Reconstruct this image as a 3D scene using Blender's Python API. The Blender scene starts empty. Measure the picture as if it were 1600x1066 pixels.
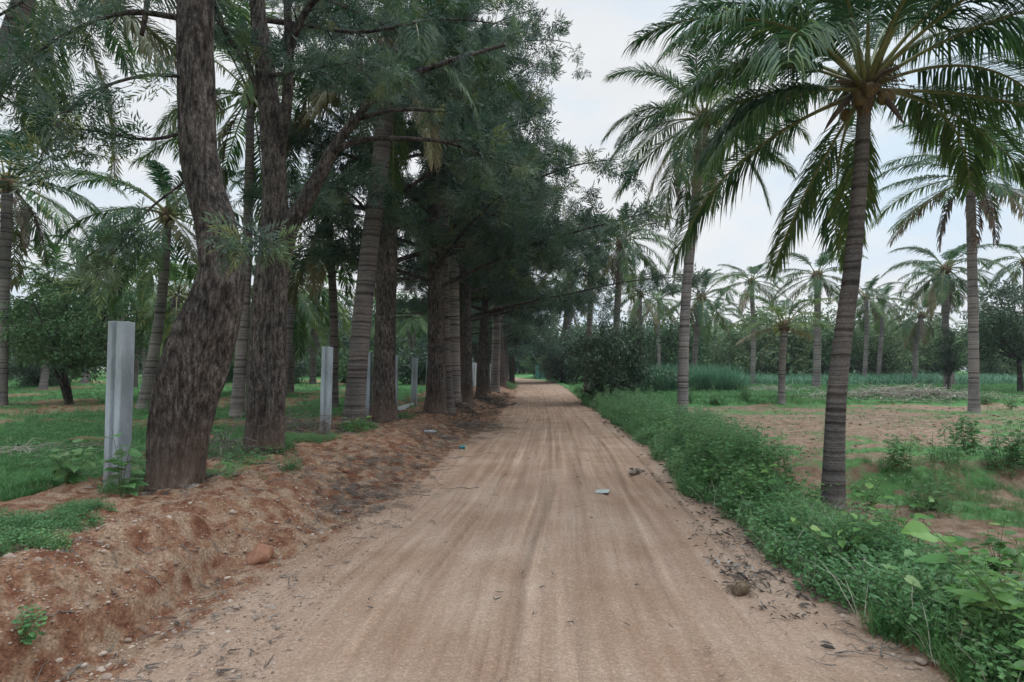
import bpy, math, random
import numpy as np

SC = bpy.context.scene
R = math.radians
rng = np.random.default_rng(11)
random.seed(11)

# ------------------------------------------------------------------ camera
EYE = 1.6
PITCH = R(3.15)
F = 1600 * 20.0 / 36.0
cam_d = bpy.data.cameras.new('camera')
cam_d.sensor_width = 36.0
cam_d.lens = 20.0
cam_d.clip_start = 0.05
cam_d.clip_end = 3000
cam = bpy.data.objects.new('camera', cam_d)
SC.collection.objects.link(cam)
cam.location = (0, 0, EYE)
cam.rotation_euler = (R(90) + PITCH, 0, 0)
SC.camera = cam

# ------------------------------------------------------------------ world and sun (overcast)
SUN_EL, SUN_AZ = R(52), R(70)
world = bpy.data.worlds.new('World')
SC.world = world
world.use_nodes = True
wn, wl = world.node_tree.nodes, world.node_tree.links
wn.clear()
w_out = wn.new('ShaderNodeOutputWorld')
w_bg = wn.new('ShaderNodeBackground')
w_bg.inputs['Strength'].default_value = 0.12
w_sky = wn.new('ShaderNodeTexSky')
w_sky.sky_type = 'NISHITA'
w_sky.sun_disc = False
w_sky.sun_elevation = SUN_EL
w_sky.sun_rotation = SUN_AZ
w_co = wn.new('ShaderNodeTexCoord')
w_sep = wn.new('ShaderNodeSeparateXYZ')
wl.new(w_co.outputs['Generated'], w_sep.inputs[0])
w_grad = wn.new('ShaderNodeMapRange')          # overcast dome: brighter overhead than at the horizon
w_grad.inputs['From Min'].default_value = 0.0
w_grad.inputs['From Max'].default_value = 1.0
w_grad.inputs['To Min'].default_value = 7.3
w_grad.inputs['To Max'].default_value = 40.0
w_pow = wn.new('ShaderNodeMath'); w_pow.operation = 'POWER'; w_pow.inputs[1].default_value = 1.0; w_pow.use_clamp = True
w_ab = wn.new('ShaderNodeMapRange'); w_ab.inputs['From Min'].default_value = 0.56; w_ab.inputs['From Max'].default_value = 1.0
wl.new(w_sep.outputs['Z'], w_ab.inputs[0])
wl.new(w_ab.outputs[0], w_pow.inputs[0])
wl.new(w_pow.outputs[0], w_grad.inputs['Value'])
w_noise = wn.new('ShaderNodeTexNoise')
w_noise.inputs['Scale'].default_value = 1.7
w_noise.inputs['Detail'].default_value = 5
w_map = wn.new('ShaderNodeMapping'); w_map.inputs['Scale'].default_value = (1, 1, 2.4)
wl.new(w_co.outputs['Generated'], w_map.inputs[0])
wl.new(w_map.outputs[0], w_noise.inputs['Vector'])
w_nr = wn.new('ShaderNodeMapRange')
w_nr.inputs['From Min'].default_value = 0.25
w_nr.inputs['From Max'].default_value = 0.75
w_nr.inputs['To Min'].default_value = 0.955
w_nr.inputs['To Max'].default_value = 1.04
wl.new(w_noise.outputs['Fac'], w_nr.inputs['Value'])
w_mul = wn.new('ShaderNodeMath'); w_mul.operation = 'MULTIPLY'
wl.new(w_grad.outputs[0], w_mul.inputs[0]); wl.new(w_nr.outputs[0], w_mul.inputs[1])
w_cl = wn.new('ShaderNodeVectorMath'); w_cl.operation = 'SCALE'
w_tint = wn.new('ShaderNodeMixRGB')
w_tint.inputs[1].default_value = (0.985, 1.0, 1.015, 1)
w_tint.inputs[2].default_value = (0.80, 1.0, 1.22, 1)
wl.new(w_pow.outputs[0], w_tint.inputs[0])
w_n2 = wn.new('ShaderNodeTexNoise'); w_n2.inputs['Scale'].default_value = 2.3; w_n2.inputs['Detail'].default_value = 6
wl.new(w_map.outputs[0], w_n2.inputs['Vector'])
w_r2 = wn.new('ShaderNodeMapRange')
w_r2.inputs['From Min'].default_value = 0.36; w_r2.inputs['From Max'].default_value = 0.53
w_r2.inputs['To Min'].default_value = 0.75; w_r2.inputs['To Max'].default_value = 0.0
wl.new(w_n2.outputs['Fac'], w_r2.inputs['Value'])
w_blue = wn.new('ShaderNodeMixRGB'); w_blue.inputs[2].default_value = (0.74, 0.93, 1.10, 1)
wl.new(w_r2.outputs[0], w_blue.inputs[0]); wl.new(w_tint.outputs[0], w_blue.inputs[1])
wl.new(w_blue.outputs[0], w_cl.inputs[0])
wl.new(w_mul.outputs[0], w_cl.inputs['Scale'])
w_fac = wn.new('ShaderNodeMapRange')           # thin places in the cloud let some of the blue sky through
w_fac.inputs['From Min'].default_value = 0.30
w_fac.inputs['From Max'].default_value = 0.52
w_fac.inputs['To Min'].default_value = 0.88
w_fac.inputs['To Max'].default_value = 0.985
wl.new(w_noise.outputs['Fac'], w_fac.inputs['Value'])
w_mix = wn.new('ShaderNodeMixRGB')
w_thin = wn.new('ShaderNodeMath'); w_thin.operation = 'MULTIPLY_ADD'; w_thin.inputs[1].default_value = -0.20
wl.new(w_pow.outputs[0], w_thin.inputs[0]); wl.new(w_fac.outputs[0], w_thin.inputs[2])
wl.new(w_thin.outputs[0], w_mix.inputs[0])
wl.new(w_sky.outputs[0], w_mix.inputs[1])
wl.new(w_cl.outputs[0], w_mix.inputs[2])
wl.new(w_mix.outputs[0], w_bg.inputs['Color'])
wl.new(w_bg.outputs[0], w_out.inputs[0])

sun_d = bpy.data.lights.new('sun', 'SUN')
sun_d.energy = 1.1
sun_d.angle = R(30)
sun_d.color = (1.0, 0.97, 0.93)
sun = bpy.data.objects.new('sun', sun_d)
SC.collection.objects.link(sun)
sun.rotation_euler = (R(90) - SUN_EL, 0, math.pi - SUN_AZ)

SC.view_settings.view_transform = 'Standard'
SC.view_settings.look = 'None'
SC.view_settings.exposure = 0.0
SC.view_settings.gamma = 1.0
SC.cycles.max_bounces = 5
SC.cycles.diffuse_bounces = 3
SC.cycles.glossy_bounces = 2
SC.cycles.transmission_bounces = 3
SC.cycles.transparent_max_bounces = 4
SC.cycles.caustics_reflective = False
SC.cycles.caustics_refractive = False
SC.cycles.use_denoising = True
SC.cycles.use_adaptive_sampling = True
SC.cycles.adaptive_threshold = 0.02
SC.render.film_transparent = False

# ------------------------------------------------------------------ noise and terrain
def _hash(ix, iy, seed):
    h = (ix.astype(np.int64) * 374761393 + iy.astype(np.int64) * 668265263 + seed * 974711) & 0x7fffffff
    h = ((h ^ (h >> 13)) * 1274126177) & 0x7fffffff
    h = h ^ (h >> 16)
    return (h & 0xffff) / 65535.0

def vnoise(x, y, seed=0):
    x = np.asarray(x, float); y = np.asarray(y, float)
    ix = np.floor(x); iy = np.floor(y)
    fx = x - ix; fy = y - iy
    fx = fx * fx * (3 - 2 * fx); fy = fy * fy * (3 - 2 * fy)
    a = _hash(ix, iy, seed); b = _hash(ix + 1, iy, seed)
    c = _hash(ix, iy + 1, seed); d = _hash(ix + 1, iy + 1, seed)
    return (a * (1 - fx) + b * fx) * (1 - fy) + (c * (1 - fx) + d * fx) * fy

def fbm(x, y, octv=4, seed=0):
    s = 0; a = 0.5; t = 0
    for k in range(octv):
        s = s + a * vnoise(x * 2 ** k + 17.3 * k, y * 2 ** k - 9.1 * k, seed + k); t += a; a *= 0.5
    return s / t

def sstep(a, b, x):
    t = np.clip((np.asarray(x, float) - a) / (b - a), 0, 1)
    return t * t * (3 - 2 * t)

_ry = [-30, 0, 3, 4.5, 7.2, 12, 21, 40, 58, 72, 86, 100, 120, 160, 900]
_rr = [1.9, 2.0, 2.06, 2.12, 2.3, 2.72, 3.25, 4.0, 4.5, 3.8, 1.6, -3.2, -15, -48, -700]
_rl = [-1.9, -1.9, -1.9, -1.80, -1.36, -0.95, -0.38, 0.45, 0.40, -0.6, -3.0, -8.6, -22, -60, -715]
def re_(y): return np.interp(y, _ry, _rr)
def le_(y): return np.interp(y, _ry, _rl)
def crest_(y): return np.minimum(-3.3 + 0.045 * np.asarray(y, float), le_(y) - 0.5)
def fence_(y): return -4.29 + 0.036 * y

def H(x, y, detail=True):
    x = np.asarray(x, float); y = np.asarray(y, float)
    le = le_(y); re = re_(y)
    rise = 0.012 * np.maximum(0, y - 25) * sstep(20, 40, y)
    rise = np.minimum(rise, 1.55) + 0.15 * sstep(120, 400, y)
    wob = (vnoise(y * 0.55, y * 0 + 3.3, 4) - 0.5)
    # left bank, with the fence on top and the lawn behind it
    cr = crest_(y) + wob * 0.35
    toe = np.maximum(le - 0.30 + wob * 0.2, cr + 0.35)
    t = np.clip((toe - x) / np.maximum(toe - cr, 0.2), 0, 1)
    prof = np.where(t < 0.5, 0.65 * (t / 0.5) ** 1.5, 0.65 + 0.35 * (1 - ((1 - t) / 0.5) ** 2))
    hb = 0.36 + 0.10 * sstep(7.5, 3.0, y) - 0.06 * sstep(24, 60, y)
    z = prof * hb
    beh = sstep(-4.2, -7.5, x - 0.036 * y)
    z = z - 0.10 * beh * sstep(30, 5, y) + beh * np.clip(0.010 * (y - 8), 0, 0.45)
    # right: verge, shallow ditch, low hollow near the palm, field behind a bund
    q = x - re
    verge = sstep(0.1, 0.5, q) * 0.10 - sstep(0.5, 1.5, q) * 0.24
    z = z + np.where(q > 0, verge, 0) * sstep(90, 50, y)
    edge_y = 8.9 + 0.10 * (x - 5.5) + (vnoise(x * 0.8, x * 0 + 1, 9) - 0.5) * 0.8
    fld = sstep(-0.5, 0.35, y - edge_y) * sstep(1.5, 2.5, q)
    z = z - (1 - fld) * sstep(1.0, 2.2, q) * 0.10 * sstep(13, 9, y)
    z = z + fld * 0.22
    z = z + np.exp(-((y - edge_y - 0.1) / 0.45) ** 2) * sstep(2.2, 3.2, q) * 0.10
    bund = np.exp(-((y - 26.2 - 0.05 * x) / 0.8) ** 2) * sstep(3.5, 5.5, q)
    z = z + bund * 0.30
    z = z + sstep(25.5, 28.5, y - 0.05 * x) * sstep(3, 6, q) * 0.22
    z = z + rise
    if not detail:
        return z
    u = (x - le) / np.maximum(re - le, 1)
    onroad = sstep(-0.03, 0.06, u) * sstep(1.03, 0.94, u)
    u = u + .045 * (vnoise(y * .16, x * 0, 301) - .5) + .020 * (vnoise(y * .45, x * .6, 302) - .5)
    gro = (vnoise(u * 62 + 0.25 * vnoise(y * 0.5, u * 3, 40), y * 0.14, 21) - 0.5) * 0.026 * (0.35 + 0.65 * sstep(0.42, 0.62, u))
    gro = gro + (vnoise(u * 20, y * 0.10, 22) - 0.5) * 0.030
    gro = gro - 0.022 * np.exp(-((u - 0.30) / 0.07) ** 2) - 0.020 * np.exp(-((u - 0.74) / 0.08) ** 2)
    gro = gro + 0.022 * np.exp(-((u - 0.62 - 0.01 * np.sin(y * 0.7)) / 0.012) ** 2) * sstep(13, 9, y) * sstep(2.8, 4.5, y)
    z = z + onroad * gro * sstep(70, 30, y)
    near = sstep(45, 15, y)
    z = z + near * (fbm(x * 9, y * 9, 3, 50) - 0.5) * np.where(onroad > 0.5, 0.010, 0.035)
    bankm = sstep(0.02, 0.25, t)
    z = z + near * bankm * (fbm(x * 2.2, y * 2.2, 4, 60) - 0.5) * 0.20 + near * bankm * (np.maximum(fbm(x * 7, y * 7, 3, 66), .5) - .5) * .12
    gul = np.abs(vnoise(y * 2.6 + 0.6 * vnoise(x * 3, y * 3, 61), x * 0.9, 62) - 0.5) * 2
    z = z - near * bankm * sstep(0.30, 0.0, gul) * 0.10 * np.sin(np.pi * np.clip(t, 0, 1))
    rough_r = sstep(0.0, 0.3, q)
    z = z + near * rough_r * (fbm(x * 1.6, y * 1.6, 4, 70) - 0.5) * 0.14
    z = z + fld * sstep(35, 12, y) * (fbm(x * 7, y * 7, 3, 80) - 0.5) * 0.06
    # the little gully washed out along the foot of the near bank
    gx = -2.36 - 0.11 * (5.0 - y) + 0.10 * np.sin(y * 2.1)
    dg = x - gx
    gd = sstep(5.5, 4.9, y) * 0.13 * np.where(dg < 0, np.exp(-(dg / 0.045) ** 2), np.exp(-(dg / 0.20) ** 2))
    z = z - gd
    # lumpy far ground
    z = z + sstep(25, 60, y) * (fbm(x * 0.13, y * 0.13, 3, 90) - 0.5) * 0.25
    return z

def Hs(x, y): return float(H(np.array([x]), np.array([y]))[0])

def ray(px, py):
    cx = (px - 800) / F; cy = (533 - py) / F
    return cx, math.cos(PITCH) - cy * math.sin(PITCH), math.sin(PITCH) + cy * math.cos(PITCH)

def W(px, py, d):
    """World point at distance d (along +Y) seen at pixel px, py of the photograph."""
    dx, dy, dz = ray(px, py)
    return np.array([dx / dy * d, d, EYE + dz / dy * d])

_D = np.concatenate([np.arange(2, 30, 0.02), np.arange(30, 300, 0.2)])
def G(px, py):
    """Point of the terrain seen at a pixel."""
    dx, dy, dz = ray(px, py)
    X = dx / dy * _D; Z = EYE + dz / dy * _D
    h = H(X, _D, False)
    i = np.argmax(h > Z) if np.any(h > Z) else len(_D) - 1
    return np.array([X[i], _D[i], Hs(X[i], _D[i])])

def GD(px, d):
    x = (px - 800) / F * d
    return np.array([x, d, Hs(x, d)])

# ------------------------------------------------------------------ mesh helpers
def make_mesh(name, V, polys, var=None, attrs=None, smooth=False):
    """polys: list of int arrays, each (n,3) or (n,4)."""
    me = bpy.data.meshes.new(name)
    V = np.asarray(V, np.float32)
    polys = [np.asarray(p, np.int32) for p in polys if len(p)]
    me.vertices.add(len(V))
    me.vertices.foreach_set('co', V.ravel())
    loops = np.concatenate([p.ravel() for p in polys])
    tot = np.concatenate([np.full(len(p), p.shape[1], np.int32) for p in polys])
    start = np.concatenate([[0], np.cumsum(tot)[:-1]]).astype(np.int32)
    me.loops.add(len(loops))
    me.loops.foreach_set('vertex_index', loops)
    me.polygons.add(len(tot))
    me.polygons.foreach_set('loop_start', start)
    me.polygons.foreach_set('loop_total', tot)
    me.update(calc_edges=True)
    if var is not None:
        a = me.attributes.new('var', 'FLOAT', 'POINT')
        a.data.foreach_set('value', np.asarray(var, np.float32))
    for k, v in (attrs or {}).items():
        a = me.attributes.new(k, 'FLOAT', 'POINT')
        a.data.foreach_set('value', np.asarray(v, np.float32))
    me.polygons.foreach_set('use_smooth', np.full(len(tot), bool(smooth)))
    return me

class MB:
    """Collects geometry in world space and builds it as one mesh object."""
    def __init__(self): self.V = []; self.P3 = []; self.P4 = []; self.var = []; self.n = 0
    def add(self, V, quads=None, tris=None, var=0.5):
        V = np.asarray(V, float).reshape(-1, 3)
        if quads is not None and len(quads): self.P4.append(np.asarray(quads, int) + self.n)
        if tris is not None and len(tris): self.P3.append(np.asarray(tris, int) + self.n)
        self.V.append(V); self.n += len(V)
        self.var.append(np.full(len(V), var, float) if np.isscalar(var) else np.asarray(var, float))
    def scatter(self, T, pos, M, var=None):
        """T = (verts, quads, tris); pos (n,3); M (n,3,3) columns are the axes, scale included."""
        tv, tq, tt = T
        n = len(pos); k = len(tv)
        if n == 0: return
        V = np.einsum('nij,kj->nki', M, tv) + np.asarray(pos)[:, None, :]
        off = (np.arange(n) * k)[:, None, None]
        q = (tq[None] + off).reshape(-1, 4) if len(tq) else None
        t = (tt[None] + off).reshape(-1, 3) if len(tt) else None
        if var is None: var = np.full(n, 0.5)
        self.add(V.reshape(-1, 3), q, t, np.repeat(var, k))
    def mesh(self, name, origin=(0, 0, 0), smooth=False):
        V = np.concatenate(self.V) - np.asarray(origin)
        pol = []
        if self.P4: pol.append(np.concatenate(self.P4))
        if self.P3: pol.append(np.concatenate(self.P3))
        return make_mesh(name, V, pol, np.concatenate(self.var), smooth=smooth)
    def build(self, name, m, parent=None, origin=(0, 0, 0), smooth=False):
        return link(name, self.mesh(name, origin, smooth), m, parent)

def link(name, me, m=None, parent=None, loc=None):
    if m is not None and not me.materials: me.materials.append(m)
    o = bpy.data.objects.new(name, me)
    SC.collection.objects.link(o)
    if parent is not None: o.parent = parent
    if loc is not None: o.location = loc
    return o

def tag(o, label=None, cat=None, group=None, kind=None):
    if label: o['label'] = label
    if cat: o['category'] = cat
    if group: o['group'] = group
    if kind: o['kind'] = kind
    return o

def thing(name, label, cat, loc, group=None):
    o = bpy.data.objects.new(name, None)
    o.empty_display_size = 0.2
    SC.collection.objects.link(o)
    o.location = loc
    return tag(o, label, cat, group)

def dup(root, loc, rotz=0.0, scale=1.0, label=None, group=None):
    r = root.copy(); SC.collection.objects.link(r)
    r.location = loc; r.rotation_euler = (0, 0, rotz); r.scale = (scale,) * 3
    if label: r['label'] = label
    if group: r['group'] = group
    for ch in list(root.children):
        c = ch.copy(); SC.collection.objects.link(c); c.parent = r
        for g in ch.children:
            d = g.copy(); SC.collection.objects.link(d); d.parent = c
    return r

def nrm(v):
    v = np.asarray(v, float)
    return v / np.maximum(np.linalg.norm(v, axis=-1, keepdims=True), 1e-9)

def spline(P, n):
    """Catmull-Rom through control rows P (any columns), n samples."""
    P = np.asarray(P, float)
    if len(P) == 2:
        t = np.linspace(0, 1, n)[:, None]
        return P[0] * (1 - t) + P[1] * t
    Q = np.vstack([2 * P[0] - P[1], P, 2 * P[-1] - P[-2]])
    u = np.linspace(0, len(P) - 1 - 1e-6, n)
    i = u.astype(int); f = (u - i)[:, None]
    p0, p1, p2, p3 = Q[i], Q[i + 1], Q[i + 2], Q[i + 3]
    return 0.5 * (2 * p1 + (p2 - p0) * f + (2 * p0 - 5 * p1 + 4 * p2 - p3) * f ** 2 + (3 * p1 - p0 - 3 * p2 + p3) * f ** 3)

def frames(P):
    T = nrm(np.gradient(P, axis=0))
    ref = np.array([0.0, 1.0, 0.0]) if abs(T[0][1]) < 0.8 else np.array([1.0, 0, 0])
    N = np.zeros_like(P); N[0] = nrm(np.cross(T[0], ref))
    for i in range(1, len(P)):
        v = N[i - 1] - T[i] * np.dot(N[i - 1], T[i]); N[i] = nrm(v)
    return T, N, np.cross(T, N)

def tube(mb, P, r, seg=8, rfun=None, var=0.5, cap=True):
    """A tapering tube along P; rfun(s, ang) scales the radius for bark relief."""
    P = np.asarray(P, float); r = np.broadcast_to(np.asarray(r, float), (len(P),))
    T, N, B = frames(P)
    a = np.linspace(0, 2 * np.pi, seg, endpoint=False)
    rad = np.repeat(r[:, None], seg, 1)
    if rfun is not None:
        s = np.concatenate([[0], np.cumsum(np.linalg.norm(np.diff(P, axis=0), axis=1))])
        rad = rad * rfun(s[:, None] + 0 * a[None], a[None] + 0 * s[:, None])
    V = P[:, None] + rad[..., None] * (np.cos(a)[None, :, None] * N[:, None] + np.sin(a)[None, :, None] * B[:, None])
    n = len(P)
    i = np.arange(n - 1)[:, None] * seg; j = np.arange(seg)[None]
    j2 = (j + 1) % seg
    q = np.stack([i + j, i + j2, i + seg + j2, i + seg + j], -1).reshape(-1, 4)
    V = V.reshape(-1, 3)
    tr = None
    if cap:
        V = np.vstack([V, P[-1]])
        b = (n - 1) * seg
        tr = np.stack([b + np.arange(seg), b + (np.arange(seg) + 1) % seg, np.full(seg, n * seg)], -1)
    mb.add(V, q, tr, var)

def basis(d, roll=None, up=(0, 0, 1)):
    """(n,3,3) frames whose Y axis is d; Z is near up, then rolled."""
    d = nrm(d); n = len(d)
    u = np.broadcast_to(np.asarray(up, float), d.shape)
    x = np.cross(d, u); l = np.linalg.norm(x, axis=1)
    x[l < 1e-3] = (1, 0, 0)
    x = nrm(x); z = np.cross(x, d)
    if roll is not None:
        c, s = np.cos(roll)[:, None], np.sin(roll)[:, None]
        x, z = x * c + z * s, z * c - x * s
    return np.stack([x, d, z], -1)

def rand_dirs(n, r=rng):
    v = r.normal(size=(n, 3)); return nrm(v)

E4 = np.zeros((0, 4), int); E3 = np.zeros((0, 3), int)

# leaf shapes, base at the origin, growing along +Y
def leaf_oval(w=0.5, bend=0.15):
    return (np.array([[0, 0, 0], [w * .45, .35, .05], [w * .33, .72, .02], [0, 1, -bend], [-w * .33, .72, .02], [-w * .45, .35, .05], [0, .38, -.03], [0, .72, -.06]]),
            np.array([[0, 1, 6, 6], [1, 2, 7, 6]])[1:], np.array([[0, 1, 6], [0, 6, 5], [2, 3, 7], [7, 3, 4]])) if False else (
            np.array([[0, 0, 0], [w * .45, .35, .05], [w * .33, .72, .02], [0, 1, -bend], [-w * .33, .72, .02], [-w * .45, .35, .05], [0, .38, -.03], [0, .72, -.06]]),
            np.array([[1, 2, 7, 6], [6, 7, 4, 5]]), np.array([[0, 1, 6], [0, 6, 5], [2, 3, 7], [7, 3, 4]]))
def leaf_quad(w=0.4):
    return (np.array([[0, 0, 0], [w * .5, .5, .06], [0, 1, -.08], [-w * .5, .5, .06]]), np.array([[0, 1, 2, 3]]), E3)
def heart_leaf(w=0.85):
    V = np.array([[0, 0, 0], [.25, -.10, .02], [.45, .08, .05], [.5, .32, .06], [.36, .62, .03], [.16, .86, -.03], [0, 1.05, -.14],
                  [-.16, .86, -.03], [-.36, .62, .03], [-.5, .32, .06], [-.45, .08, .05], [-.25, -.10, .02], [0, .3, -.04], [0, .65, -.06]])
    V[:, 0] *= w
    return (V, np.array([[3, 4, 13, 12], [12, 13, 8, 9]]), np.array([[0, 1, 2], [0, 2, 12], [2, 3, 12], [0, 10, 11], [0, 12, 10], [12, 9, 10],
            [4, 5, 13], [5, 6, 13], [6, 7, 13], [7, 8, 13]]))
def blade(w=0.05, bend=0.35):
    return (np.array([[-w / 2, 0, 0], [w / 2, 0, 0], [w * .4, .5, bend * .18], [-w * .4, .5, bend * .18], [0, 1, bend * .8]]),
            np.array([[0, 1, 2, 3]]), np.array([[3, 2, 4]]))

def merge(parts):
    V = []; Q = []; T = []; n = 0
    for (v, q, t) in parts:
        V.append(v); Q.append(q + n if len(q) else E4); T.append(t + n if len(t) else E3); n += len(v)
    return np.concatenate(V), np.concatenate(Q), np.concatenate(T)

def xf(T, M, p=(0, 0, 0)):
    return (T[0] @ np.asarray(M).T + np.asarray(p), T[1], T[2])

# ferny leaf of the silver oak and tufts of it at three levels of detail
def fern_leaf(L, pairs, lob, w, r):
    parts = []
    q = leaf_quad(w)
    for k in range(pairs):
        t = 0.18 + 0.75 * k / max(pairs - 1, 1)
        for s in (-1, 1):
            l = lob * (0.65 + 0.5 * math.sin(math.pi * min(1, t * 1.05))) * r.uniform(.8, 1.15)
            ang = R(52 - 18 * t) + r.normal() * .1
            d = np.array([[s * math.sin(ang), math.cos(ang), -0.25 + r.normal() * .12]])
            M = basis(d, np.array([r.uniform(-.6, .6)]))[0] * l
            parts.append(xf(q, M, (0, t * L, -0.35 * L * t * t)))
    M = basis(np.array([[0, 1, -.7]]))[0] * lob * 1.1
    parts.append(xf(q, M, (0, L * .93, -.35 * L * .87)))
    return merge(parts)

def tuft(leaves, L, pairs, lob, w, seed):
    r = np.random.default_rng(seed)
    parts = []
    for i in range(leaves):
        az = 2.4 * i + r.uniform(-.3, .3); sp = R(18 + 62 * (i + .5) / leaves) + r.normal() * .12
        d = np.array([[math.sin(sp) * math.cos(az), math.cos(sp), math.sin(sp) * math.sin(az)]])
        M = basis(d, np.array([r.uniform(-1, 1)]))[0] * r.uniform(.75, 1.15)
        parts.append(xf(fern_leaf(L, pairs, lob, w, r), M, (0, -.04 * i / leaves, 0)))
    return merge(parts)
TUFT1 = [tuft(9, .21, 6, .085, .16, s) for s in range(4)]
TUFT2 = [tuft(8, .24, 4, .12, .20, s + 10) for s in range(3)]
TUFT3 = [tuft(7, .28, 2, .20, .20, s + 20) for s in range(3)]

# ------------------------------------------------------------------ materials
def new_mat(name):
    m = bpy.data.materials.new(name); m.use_nodes = True
    nt = m.node_tree; nt.nodes.clear()
    return m, nt.nodes, nt.links
def N_(n, t, **kw):
    k = n.new('ShaderNode' + t)
    for a, b in kw.items(): setattr(k, a, b)
    return k
def ramp(n, stops):
    c = N_(n, 'ValToRGB'); e = c.color_ramp.elements
    while len(e) < len(stops): e.new(0.5)
    for i, (p, col) in enumerate(stops):
        e[i].position = p; e[i].color = (*col, 1)
    return c
def noise(n, l, scale, detail=4, vec=None, rough=.55):
    t = N_(n, 'TexNoise'); t.inputs['Scale'].default_value = scale; t.inputs['Detail'].default_value = detail
    t.inputs['Roughness'].default_value = rough
    if vec is not None: l.new(vec, t.inputs['Vector'])
    return t
def principled(n, rough=.8, spec=.3):
    p = N_(n, 'BsdfPrincipled'); p.inputs['Roughness'].default_value = rough; p.inputs['Specular IOR Level'].default_value = spec
    return p
def bump(n, l, hsock, strength, dist=.02):
    b = N_(n, 'Bump'); b.inputs['Strength'].default_value = strength; b.inputs['Distance'].default_value = dist
    l.new(hsock, b.inputs['Height']); return b
def mixc(n, l, fac, a, b, mode='MIX'):
    m = N_(n, 'MixRGB', blend_type=mode)
    for i, s in ((0, fac), (1, a), (2, b)):
        if isinstance(s, (int, float)): m.inputs[i].default_value = s
        elif isinstance(s, tuple): m.inputs[i].default_value = (*s, 1)
        else: l.new(s, m.inputs[i])
    return m.outputs[0]

def leaf_mat(name, stops, back=None, rough=.45, spec=.4, trans=.22, nscale=3.0):
    m, n, l = new_mat(name)
    at = N_(n, 'Attribute', attribute_name='var')
    co = N_(n, 'TexCoord')
    nz = noise(n, l, nscale, 3, co.outputs['Object'])
    ad = N_(n, 'Math', operation='MULTIPLY_ADD'); ad.inputs[1].default_value = .5
    l.new(nz.outputs['Fac'], ad.inputs[0]); 
    sb = N_(n, 'Math', operation='SUBTRACT'); sb.inputs[1].default_value = .25
    l.new(at.outputs['Fac'], sb.inputs[0]); l.new(sb.outputs[0], ad.inputs[2])
    oi = N_(n, 'ObjectInfo')
    ad2 = N_(n, 'Math', operation='MULTIPLY_ADD'); ad2.inputs[1].default_value = .26
    l.new(oi.outputs['Random'], ad2.inputs[0]); l.new(ad.outputs[0], ad2.inputs[2])
    sb2 = N_(n, 'Math', operation='SUBTRACT', use_clamp=True); sb2.inputs[1].default_value = .13
    l.new(ad2.outputs[0], sb2.inputs[0])
    cr = ramp(n, stops); l.new(sb2.outputs[0], cr.inputs[0])
    col = cr.outputs[0]
    if back:
        g = N_(n, 'NewGeometry')
        col = mixc(n, l, g.outputs['Backfacing'], col, mixc(n, l, .6, cr.outputs[0], back))
    p = principled(n, rough, spec); l.new(col, p.inputs['Base Color'])
    tr = N_(n, 'BsdfTranslucent'); l.new(col, tr.inputs[0])
    mx = N_(n, 'MixShader'); mx.inputs[0].default_value = trans
    l.new(p.outputs[0], mx.inputs[1]); l.new(tr.outputs[0], mx.inputs[2])
    o = N_(n, 'OutputMaterial'); l.new(mx.outputs[0], o.inputs[0])
    return m

def bark_mat(name, c1, c2, c3, zs=.16, scale=16, bstr=.7, low=None):
    """Fissured bark; low = a second colour for the foot of the trunk (soil splash)."""
    m, n, l = new_mat(name)
    co = N_(n, 'TexCoord')
    mp = N_(n, 'Mapping'); mp.inputs['Scale'].default_value = (1, 1, zs); l.new(co.outputs['Object'], mp.inputs[0])
    a = noise(n, l, scale, 7, mp.outputs[0], .65)
    b = noise(n, l, 2.2, 4, co.outputs['Object'])
    cr = ramp(n, [(.36, c1), (.50, c2), (.64, c3)]); l.new(a.outputs['Fac'], cr.inputs[0])
    mp2 = N_(n, 'Mapping'); mp2.inputs['Scale'].default_value = (1, 1, zs * 1.6); l.new(co.outputs['Object'], mp2.inputs[0])
    a2 = noise(n, l, scale * 2.7, 4, mp2.outputs[0], .6)
    rf = ramp(n, [(.38, (.50, .48, .47)), (.52, (1, 1, 1)), (.66, (1.45, 1.42, 1.40))]); l.new(a2.outputs['Fac'], rf.inputs[0])
    kn = noise(n, l, 5.5, 3, co.outputs['Object'], .5)
    rk = ramp(n, [(.33, (.42, .40, .39)), (.43, (1, 1, 1))]); l.new(kn.outputs['Fac'], rk.inputs[0])
    r2 = ramp(n, [(.35, (.62, .61, .61)), (.65, (1.12, 1.09, 1.07))]); l.new(b.outputs['Fac'], r2.inputs[0])
    col = mixc(n, l, 1.0, cr.outputs[0], r2.outputs[0], 'MULTIPLY')
    col = mixc(n, l, .9, col, rf.outputs[0], 'MULTIPLY')
    col = mixc(n, l, .8, col, rk.outputs[0], 'MULTIPLY')
    if low:
        sp = N_(n, 'SeparateXYZ'); l.new(co.outputs['Object'], sp.inputs[0])
        mr = N_(n, 'MapRange'); mr.inputs['From Min'].default_value = low[1]; mr.inputs['From Max'].default_value = .1
        l.new(sp.outputs['Z'], mr.inputs['Value'])
        ml = N_(n, 'Math', operation='MULTIPLY', use_clamp=True); l.new(mr.outputs[0], ml.inputs[0]); l.new(b.outputs['Fac'], ml.inputs[1])
        col = mixc(n, l, ml.outputs[0], col, low[0])
    p = principled(n, .9, .15); l.new(col, p.inputs['Base Color'])
    bm = bump(n, l, a.outputs['Fac'], bstr, .05); l.new(bm.outputs[0], p.inputs['Normal'])
    o = N_(n, 'OutputMaterial'); l.new(p.outputs[0], o.inputs[0])
    return m

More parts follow.
